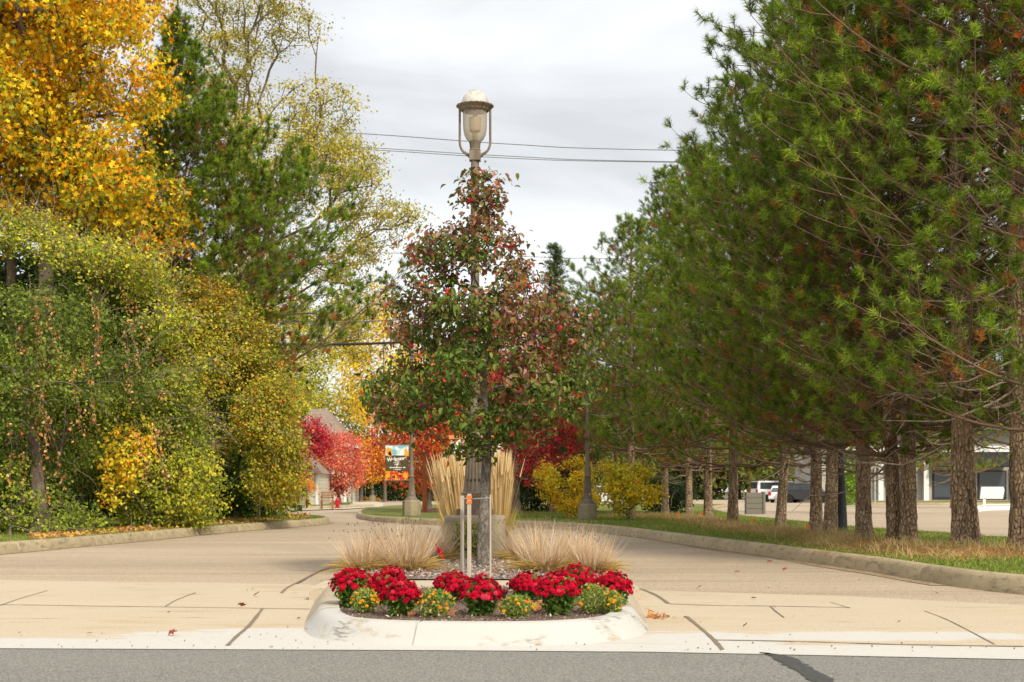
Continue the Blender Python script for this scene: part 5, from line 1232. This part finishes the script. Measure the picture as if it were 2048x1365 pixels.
# red sign post beside the middle lamp
x, y, _ = G(849, 1025, LZ)
rp = empty('sign_post', (x, y, LZ), 'red brown wooden post standing beside the dark maple trunk', 'post')
mb = MB(); mb.box((0, 0, 1.15), (.17, .17, 2.3)); mb.build('post', material('red_stain', (.40, .10, .035), .7, [(8, .4, .6, (.30, .07, .03), (1, 1, .2))]), rp, bevel=.01)
mb = MB(); mb.box((0, 0, 2.33), (.22, .22, .06), taper=.6); mb.build('post_cap', DARKMETAL, rp)

# ---------------------------------------------------------------- house
SID = material('cream_siding', (.62, .58, .47), .8)
def siding():
    nt = SID.node_tree; N = nt.nodes; L = nt.links; t = N.new('ShaderNodeTexCoord'); w = N.new('ShaderNodeTexWave'); w.bands_direction = 'Z'; w.wave_profile = 'SAW'; w.inputs['Scale'].default_value = 1.1
    L.new(t.outputs['Object'], w.inputs['Vector']); b = N.new('ShaderNodeBump'); b.inputs['Distance'].default_value = .05; L.new(w.outputs[0], b.inputs['Height']); L.new(b.outputs[0], N['Principled BSDF'].inputs['Normal'])
    mr2 = N.new('ShaderNodeMapRange'); mr2.inputs['From Max'].default_value = .12; mx = N.new('ShaderNodeMix'); mx.data_type = 'RGBA'; L.new(w.outputs[0], mr2.inputs[0]); L.new(mr2.outputs[0], mx.inputs[0]); mx.inputs[6].default_value = (.40, .37, .29, 1); mx.inputs[7].default_value = (.62, .58, .47, 1); L.new(mx.outputs[2], N['Principled BSDF'].inputs['Base Color'])
siding()
SHING = material('brown_shingles', (.22, .165, .13), .95, [(3, .4, .6, (.30, .23, .18), (1, 1, 3)), (20, .5, .6, (.15, .11, .09), (1, 1, 1))])
Yh = 118; sh = F / Yh
def hx(px): return (px - CX) / sh
def hz(py): return EYE - (py - HZ) / sh
xw0, xw1 = hx(560), hx(692)
house = empty('house', ((xw0 + xw1) / 2, Yh, 0), 'cream sided house with a steep brown shingle roof behind the coral maple', 'house')
hw_ = (xw1 - xw0) / 2; ze = hz(890); za = hz(812)
mb = MB(); mb.box((0, 5, ze / 2), (2 * hw_, 10, ze)); mb.build('wall', SID, house)
mb = MB(); ax = hx(640) - (xw0 + xw1) / 2
mb.quadstrip([[(-hw_ - .4, -.5, ze), (hw_ + .4, -.5, ze), (hw_ + .4, 10.5, ze), (-hw_ - .4, 10.5, ze)], [(ax - 1.2, 4.4, za), (ax, 4.4, za), (ax, 5.6, za), (ax - 1.2, 5.6, za)]]); mb.build('roof', SHING, house)
mb = MB(); mb.box((0, -.52, ze + .0), (2 * hw_ + .9, .06, .32)); mb.box((hw_ + .43, 5, ze), (.06, 11, .32)); mb.build('fascia', WHITEP, house)
mb = MB(); mb.box((hw_ - .08, -.03, ze / 2), (.2, .07, ze)); mb.build('corner_board', WHITEP, house)
GLS = material('window_glass', (.05, .06, .07), .1, spec=.6)
for px in (606, 652):
    mb = MB(); mb.box((hx(px) - (xw0 + xw1) / 2, -.03, 1.9), (1.1, .06, 1.9)); wf = mb.build('window', WHITEP, house)
    mb = MB(); mb.box((hx(px) - (xw0 + xw1) / 2, -.065, 1.9), (.9, .02, 1.7)); mb.build('pane', GLS, wf)
# low wing in front
wx0, wx1 = (545 - CX) * 98 / F, (637 - CX) * 98 / F
wing = empty('house_wing', ((wx0 + wx1) / 2, 98, 0), 'low cream sided wing with a pair of grey windows beside the grass bed', 'building'); ww = (wx1 - wx0)
mb = MB(); mb.box((0, 3, 1.1), (ww, 6, 2.2)); mb.build('wall', SID, wing)
mb = MB(); mb.quadstrip([[(-ww / 2 - .2, -.3, 2.2), (ww / 2 + .2, -.3, 2.2), (ww / 2 + .2, 6.2, 2.2), (-ww / 2 - .2, 6.2, 2.2)], [(-ww / 2 + .6, 2.6, 3.3), (ww / 2 - .8, 2.6, 3.3), (ww / 2 - .8, 3.4, 3.3), (-ww / 2 + .6, 3.4, 3.3)]]); mb.build('roof', SHING, wing)
for px in (583, 597):
    xx = (px - CX) * 98 / F - (wx0 + wx1) / 2
    mb = MB(); mb.box((xx, -.03, 1.15), (.46, .06, .95)); wf = mb.build('window', WHITEP, wing); mb = MB(); mb.box((xx, -.065, 1.15), (.36, .02, .82)); mb.build('pane', material('grey_glass', (.22, .24, .25), .2), wf)
mb = MB(); mb.box((ww / 2 - .1, -.03, 1.1), (.2, .07, 2.2)); mb.build('corner_board', WHITEP, wing)

# ---------------------------------------------------------------- small street furniture in the plaza
def at(px, py, z=0.0):
    g = G(px, py, z); return g[0], g[1], z
x, y, _ = at(675, 1018); s = F / y
hyd = empty('fire_hydrant', (x, y, .04), 'red fire hydrant on the far lawn edge', 'hydrant'); RED = material('hydrant_red', (.42, .015, .03), .45); h = 22 / s
mb = MB(); mb.lathe([(.17, 0), (.17, .05), (.11, .06), (.11, h * .62), (.14, h * .64), (.14, h * .70), (.11, h * .74), (.08, h * .92), (.03, h * .97), (.03, h)], 14); mb.build('barrel', RED, hyd, smooth=True)
for sx_ in (-1, 1): mb = MB(); mb.tube([(sx_ * .08, 0, h * .5), (sx_ * .2, 0, h * .5)], .06, 8); mb.build('outlet', RED, hyd)
mb = MB(); mb.tube([(0, -.08, h * .42), (0, -.2, h * .42)], .075, 10); mb.build('pumper_outlet', RED, hyd)
def bench(px, py, w, lab, mat, rz=0):
    x, y, _ = at(px, py); s = F / y; W = w / s; b = empty('bench', (x, y, .04), lab, 'bench', rz=rz)
    mb = MB(); [mb.box((0, -.05 + .13 * j, .44), (W, .1, .035)) for j in range(4)]; mb.build('seat', mat, b)
    mb = MB(); [mb.box((0, .40 + .02 * j, .60 + .13 * j), (W, .03, .09)) for j in range(3)]; mb.build('backrest', mat, b)
    for sx_ in (-1, 1):
        for yy in (-.06, .38): mb = MB(); mb.box((sx_ * (W / 2 - .05), yy, .22 if yy < 0 else .46), (.07, .07, .44 if yy < 0 else .92)); mb.build('leg', mat, b)
        mb = MB(); mb.box((sx_ * (W / 2 - .05), .15, .66), (.07, .5, .05)); mb.build('armrest', mat, b)
BW = material('bench_wood', (.30, .15, .08), .7)
bench(653, 1020, 26, 'brown wooden bench beside the hydrant', BW)
bench(690, 1006, 13, 'dark bench under the coral maple', material('bench_dark', (.14, .09, .07), .7), .5)
x, y, _ = at(731, 1004); s = F / y
sg_ = empty('parking_sign', (x, y, 0), 'small white sign with a red lower half on a thin green post', 'sign')
mb = MB(); mb.tube([(0, 0, 0), (0, 0, 51 / s)], .03, 6); mb.build('post', material('green_post', (.10, .16, .12), .6), sg_)
mb = MB(); mb.box((0, -.05, 47 / s), (.30, .03, 7 / s)); mb.build('upper_plate', WHITEP, sg_); mb = MB(); mb.box((0, -.05, 41 / s), (.30, .03, 5 / s)); mb.build('lower_plate', RED, sg_)
x, y, _ = at(704, 1010); mb = MB(); mb.tube([(x, y, 0), (x, y, 2.0)], .035, 6); tag(mb.build('post', material('teal_post', (.06, .14, .12), .6)), 'thin dark green post in front of the orange maple', 'post')
# notice boards by the wing
x, y, _ = at(607, 1014); nb = empty('notice_board', (x, y, .04), 'dark panelled notice board on a wooden leg by the grass bed', 'sign'); s = F / y
mb = MB(); mb.box((0, 0, 30 / s), (15 / s, .08, 15 / s)); mb.build('panel', material('board_dark', (.03, .045, .045), .5), nb)
mb = MB(); mb.box((.10, .07, 12 / s), (.12, .06, 24 / s)); mb.build('leg', BW, nb)
x, y, _ = at(653, 1004); fr_ = empty('white_notice', (x, y, .04), 'white notice held between two brown posts on the lawn', 'sign'); s = F / y
mb = MB(); mb.box((0, 0, 14 / s), (8 / s, .05, 16 / s)); mb.build('panel', WHITEP, fr_)
for sx_ in (-1, 1): mb = MB(); mb.box((sx_ * 6 / s, 0, 12 / s), (.09, .09, 24 / s)); mb.build('leg', BW, fr_)
# round flower bed by the far lamp
x, y, _ = at(742, 1003); s = F / y; W = 36 / s; rb = rng(760); n = 900
fb = empty('round_flower_bed', (x, y, 0), 'round bed of red and orange flowers at the foot of the far lamp', 'flower bed')
P = np.stack([rb.uniform(-1, 1, n) * W / 2, rb.uniform(-.6, .6, n), np.zeros(n)], 1); P[:, 2] = .12 + .25 * np.sqrt(np.clip(1 - (P[:, 0] / (W / 2)) ** 2, 0, 1)) * rb.uniform(.6, 1, n) * (.8 + .2 * np.sin(P[:, 0] * 9))
c_ = np.where((np.sin(P[:, 0] * 6.5 + .5) > .1)[:, None], np.array([.50, .01, .02]), np.array([.75, .33, .02])); g_ = rb.random(n) < .25; c_[g_] = (.14, .2, .03)
link('flowers', leaf_mesh('flowers', P, .16, c_ * rb.uniform(.7, 1.2, (n, 1)), 'quad', up=1, droop=0, seed=761), LEAFM, fb)
mb = MB(); mb.lathe([(W / 2, 0), (W / 2, .09), (W / 2 - .12, .1)], 24); mb.build('edging', KERBM, fb)

# ---------------------------------------------------------------- beyond the pines: parking lot, vehicles and storefront
WHITEC = material('white_car_paint', (.72, .73, .74), .25, spec=.6); BLACKC = material('dark_car_paint', (.03, .032, .036), .25, spec=.6); TYRE = material('tyre_rubber', (.02, .02, .02), .85); RIM = material('alloy', (.55, .56, .58), .35, metal=.6)
CGL = material('car_glass', (.035, .045, .05), .08, spec=.8); TAIL = material('tail_lamp', (.45, .01, .01), .3); HEADL = material('head_lamp', (.7, .72, .75), .15)
def car(name, px, py, rz, lab, paint, L=4.5, W=1.82, Hh=1.7, kind='suv'):
    x, y, _ = at(px, py); c = empty(name, (x, y, -.012), lab, 'van' if kind == 'van' else 'car', rz=rz)
    h = L / 2; hw = W / 2; wr = .34; wb = L * .30
    def arch(cx): return [(cx + (wr + .06) * math.cos(a), .28 + (wr + .06) * math.sin(a)) for a in np.linspace(math.pi, 0, 9)]
    bel = Hh * (.62 if kind != 'van' else .60)
    low = [(-h + .05, .28)] + arch(-wb) + arch(wb) + [(h - .05, .30), (h, .5), (h - .03, bel * .80)]
    low += [(h - .9, bel * .98), (h - 1.15, bel)] if kind != 'van' else [(h - .35, bel * .95), (h - .6, bel)]
    low += [(-h + .06, bel), (-h, .55)]
    mb = MB(); mb.prism(low, W, 'y', -hw); mb.build('body', paint, c, bevel=.05)
    if kind == 'van': cab = [(h - .65, bel - .02), (h - 1.25, Hh - .04), (h - 1.6, Hh), (-h + .15, Hh), (-h + .05, bel - .02)]
    else: cab = [(h - 1.2, bel - .02), (h - 2.0, Hh - .03), (h - 2.4, Hh), (-h + .7, Hh - .02), (-h + .1, bel - .02)]
    rings = []
    for yy, ins in ((-hw + .02, 0), (-hw + .14, 1), (hw - .14, 1), (hw - .02, 0)):
        rings.append([(a, yy, z if ins else min(z, bel + (z - bel) * .0 - .01)) for a, z in cab])
    mb = MB(); mb.prism(cab, W - .24, 'y', -hw + .12); mb.build('cabin', paint, c, bevel=.06)
    for sy in (-1, 1):
        yo = sy * (hw - .115); x0_, x1_ = cab[-1][0] + .28, cab[0][0] - .15; zt2 = Hh - .14; zb2 = bel + .03
        for (a, b) in ((x0_, (x0_ + x1_) / 2 - .05), ((x0_ + x1_) / 2 + .05, x1_)):
            pa = [(a, zb2), (b, zb2), (min(b, cab[1][0] - .05 + (cab[0][0] - cab[1][0]) * .1), zt2), (max(a, cab[3][0] + .05), zt2)]
            mb = MB(); mb.prism(pa, .02 * sy, 'y', yo); mb.build('side_window', CGL, c)
    mb = MB(); (xa, za_), (xb2, zb3) = (cab[0][0] - .02, bel + .05), (cab[1][0] + .02, Hh - .10)
    mb.quadstrip([[(xa, -hw + .2, za_), (xa, hw - .2, za_), (xb2, hw - .24, zb3), (xb2, -hw + .24, zb3)], [(xa + .03, -hw + .2, za_ + .02), (xa + .03, hw - .2, za_ + .02), (xb2 + .03, hw - .24, zb3 + .02), (xb2 + .03, -hw + .24, zb3 + .02)]]); mb.build('windscreen', CGL, c)
    mb = MB(); (xa, za_), (xb2, zb3) = (cab[-1][0] + .0, bel + .06), (cab[-2][0] - .02, Hh - .12)
    mb.quadstrip([[(xa, -hw + .22, za_), (xa, hw - .22, za_), (xb2, hw - .26, zb3), (xb2, -hw + .26, zb3)], [(xa - .03, -hw + .22, za_ + .02), (xa - .03, hw - .22, za_ + .02), (xb2 - .03, hw - .26, zb3 + .02), (xb2 - .03, -hw + .26, zb3 + .02)]]); mb.build('rear_window', CGL, c)
    for wx_ in (-wb, wb):
        for sy in (-1, 1):
            wl = empty('wheel', (wx_, sy * (hw - .12), wr)); wl.parent = c
            mb = MB(); mb.lathe([(wr * .62, -.11), (wr * .96, -.11), (wr, -.07), (wr, .07), (wr * .96, .11), (wr * .62, .11)], 20); t = mb.build('tyre', TYRE, wl, smooth=True); t.rotation_euler = (R(90), 0, 0)
            mb = MB(); mb.lathe([(wr * .2, -.06), (wr * .63, -.05), (wr * .63, .05), (wr * .2, .06)], 20)
            for k in range(5): mb.box((wr * .36 * math.cos(k * 1.2566), wr * .36 * math.sin(k * 1.2566), 0), (wr * .55, .06, .2), k * 1.2566)
            t = mb.build('rim', RIM, wl); t.rotation_euler = (R(90), 0, 0)
    for sy in (-1, 1):
        mb = MB(); mb.box((h - .10, sy * (hw - .26), bel * .72), (.14, .36, .16)); mb.build('headlight', HEADL, c)
        mb = MB(); mb.box((-h + .03, sy * (hw - .14), bel * .86), (.12, .24, .30)); mb.build('taillight', TAIL, c)
    mb = MB(); mb.box((h + .005, 0, .42), (.06, W * .9, .16)); mb.build('front_bumper', TYRE, c); mb = MB(); mb.box((-h - .005, 0, .45), (.06, W * .9, .18)); mb.build('rear_bumper', paint, c)
    return c
car('parked_van', 1556, 1004, R(15), 'white parked van showing its side windows and one wheel between the pine trunks', WHITEC, L=4.9, Hh=1.9, kind='van')
car('parked_car', 1617, 1006, R(-28), 'black parked car with a red tail lamp between two pine trunks', BLACKC, L=4.6, Hh=1.65)
car('parked_car', 1572, 1005.5, R(62), 'white parked car rear just beside the black one', WHITEC, L=4.2, Hh=1.45)
car('parked_car', 1222, 1027, R(0), 'light coloured car glimpsed under the yellow shrubs', WHITEC, L=4.3, Hh=1.4).location = (6.6, 92, -.012)

STONE = material('store_wall', (.42, .40, .35), .85, [(1, .4, .6, (.36, .34, .30), (1, 1, 1))]); AWN = material('awning_black', (.022, .022, .025), .7); ROOFG = material('roof_grey', (.10, .10, .105), .8)
Ys = 122; ss = F / Ys; sx0, sx1 = (1640 - CX) / ss, (2420 - CX) / ss
st = empty('storefront', ((sx0 + sx1) / 2, Ys, 0), 'long low storefront with black awnings and pale columns beyond the parking lot', 'building'); wS = sx1 - sx0
mb = MB(); mb.box((0, 6, 3.1), (wS, 10, 6.2)); mb.build('wall', STONE, st)
mb = MB(); mb.box((0, 5.6, 6.35), (wS + .8, 11.6, .3)); mb.build('roof', ROOFG, st)
mb = MB(); mb.box((0, .93, 4.6), (wS * .9, .1, .5)); mb.build('sign_band', WHITEP, st)
k = 0
xx = -wS / 2 + 1.4
while xx < wS / 2 - 2:
    mb = MB(); mb.box((xx, .5, 1.7), (.42, .42, 3.4)); mb.build('column', WHITEP, st)
    mb = MB(); mb.quadstrip([[(xx + .5, .95, 4.3), (xx + 3.4, .95, 4.3), (xx + 3.4, .97, 4.25), (xx + .5, .97, 4.25)], [(xx + .5, -.7, 3.1), (xx + 3.4, -.7, 3.1), (xx + 3.4, -.65, 3.02), (xx + .5, -.65, 3.02)]]); mb.build('awning', AWN, st)
    mb = MB(); mb.box((xx + 1.95, .97, 1.5), (2.5, .08, 2.5)); wf = mb.build('window', DARKMETAL, st)
    mb = MB(); mb.box((xx + 1.95, .915, 1.55), (2.2, .03, 2.2)); mb.build('pane', GLS, wf)
    xx += 3.9
# planter wall and other pieces in the lot
x, y, _ = at(1508, 1028)
pw = empty('planter_wall', (x, y, 0), 'grey boarded enclosure wall half hidden by the pine branches', 'wall'); s = F / y
GB = material('grey_boards', (.17, .16, .125), .85)
mb = MB()
for k in range(4): mb.box((0, 0, .11 + k * .235), (34 / s, .5, .22))
mb.build('boards', GB, pw); mb = MB(); mb.box((0, .02, .46), (34 / s - .1, .4, .90)); mb.build('backing', GB, pw); mb = MB(); mb.box((34 / s / 2 + .03, -.02, .48), (.1, .56, .96)); mb.build('end_post', GB, pw)
x, y, _ = at(1683, 1070, .1)
bp = empty('black_pole', (x, y, .1), 'thick black plastic wrapped pole slanting slightly between two pines', 'pole')
mb = MB(); mb.tube([(0, 0, 0), (-.01, 0, .9), (-.04, 0, 2.1), (-.06, 0, 5.6)], [.13, .10, .06, .04], 12); mb.build('shaft', DARKMETAL, bp, smooth=True)
for px, tp_, lab in ((1736, 928, 'pale metal frame post nearer the bare pine trunk'), (1750, 934, 'pale metal frame post with a slanting brace')):
    x, y, _ = at(px, 1008); s = F / y; p = empty('frame_post', (x, y, 0), lab, 'post', 'pale posts before the storefront')
    mb = MB(); mb.box((0, 0, (1008 - tp_) / s / 2), (.12, .12, (1008 - tp_) / s)); mb.build('upright', STEEL, p); mb = MB(); mb.box((.4, 0, (1008 - tp_) / s), (1.4, .1, .1)); mb.build('cross_rail', STEEL, p)
x, y, _ = at(1987, 1018); s = F / y
ws = empty('board_sign', (x, y, 0), 'blank pale board sign on a white post in the parking lot island', 'sign')
mb = MB(); mb.prism([(-27 / s, 20 / s), (19 / s, 20 / s), (22 / s, 38 / s), (20 / s, 44 / s), (-24 / s, 44 / s)], .08, 'y', 0); mb.build('panel', material('pale_board', (.66, .66, .66), .6), ws)
mb = MB(); mb.box((-18 / s, .05, 9 / s), (.13, .1, 24 / s)); mb.build('post', WHITEP, ws)
for (pa, lab) in (([(1948, 1025), (1975, 1021), (2060, 1019), (2200, 1018), (2200, 1014), (1990, 1014), (1950, 1019)], 'lot_island'), ([(1660, 1009), (1760, 1010), (2300, 1011), (2300, 1006), (1700, 1005.5), (1655, 1006)], 'lot_island')):
    pl = smooth_line([Vector(G(*p)) for p in pa], 5, True); kerb('lot_island_kerb', pl, 1, WHITEP if pa[0][0] > 1900 else KERBM, True); sheet('lot_island', [(p.x, p.y) for p in offset(pl, .18, True)], .12, LAWN if pa[0][0] < 1900 else CONCW)
shrub('round_green_shrub', 'bright green shrub before the storefront seen between two pine trunks', 'shrub', G(1703, 1009), [(925, 1690, 1715), (950, 1680, 1725), (990, 1682, 1724), (1005, 1690, 1716)], 100, 90, 22, .35, .2, [(2, (.22, .34, .03)), (1, (.15, .24, .03))], 771)

# ---------------------------------------------------------------- wires
def wire(pts, r, mat, lab, grp=None):
    mb = MB(); pl = smooth_line([Vector(A(*p)) for p in pts], 10); mb.tube(pl, r, 6); tag(mb.build('power_line', mat, smooth=True), lab, 'cable', grp)
WIRE = material('wire_grey', (.16, .15, .15), .6); CABLE = material('cable_black', (.025, .025, .028), .5)
wire([(-300, 205, 75), (400, 248, 75), (760, 270, 75), (1024, 289, 75), (1300, 300, 75), (2300, 315, 75)], .022, WIRE, 'thin overhead wire, the highest of the three crossing the sky')
wire([(-300, 240, 76), (400, 275, 76), (760, 297, 76), (1024, 313, 76), (1300, 323, 76), (2300, 335, 76)], .020, WIRE, 'thin overhead wire, upper one of the close pair behind the lamp bracket')
wire([(-300, 246, 77), (400, 280, 77), (760, 301, 77), (1024, 317, 77), (1300, 324.5, 77), (2300, 337, 77)], .020, WIRE, 'thin overhead wire, lower one of the close pair behind the lamp bracket')
wire([(-300, 470, 82), (500, 498, 82), (1060, 514, 82), (1240, 518, 82), (2300, 530, 82)], .017, WIRE, 'faint overhead wire crossing behind the spruce top')
wire([(-300, 712, 50), (300, 696, 50), (545, 690, 50), (800, 685, 50), (1180, 652, 50), (1400, 626, 50), (2300, 470, 50)], .045, CABLE, 'thick black cable passing behind the island tree')
wire([(-300, 648, 48), (400, 643, 48), (520, 644, 48), (660, 646, 48), (860, 636, 48), (1200, 614, 48), (1380, 604, 48), (2300, 520, 48)], .022, WIRE, 'grey cable above the thick black one')
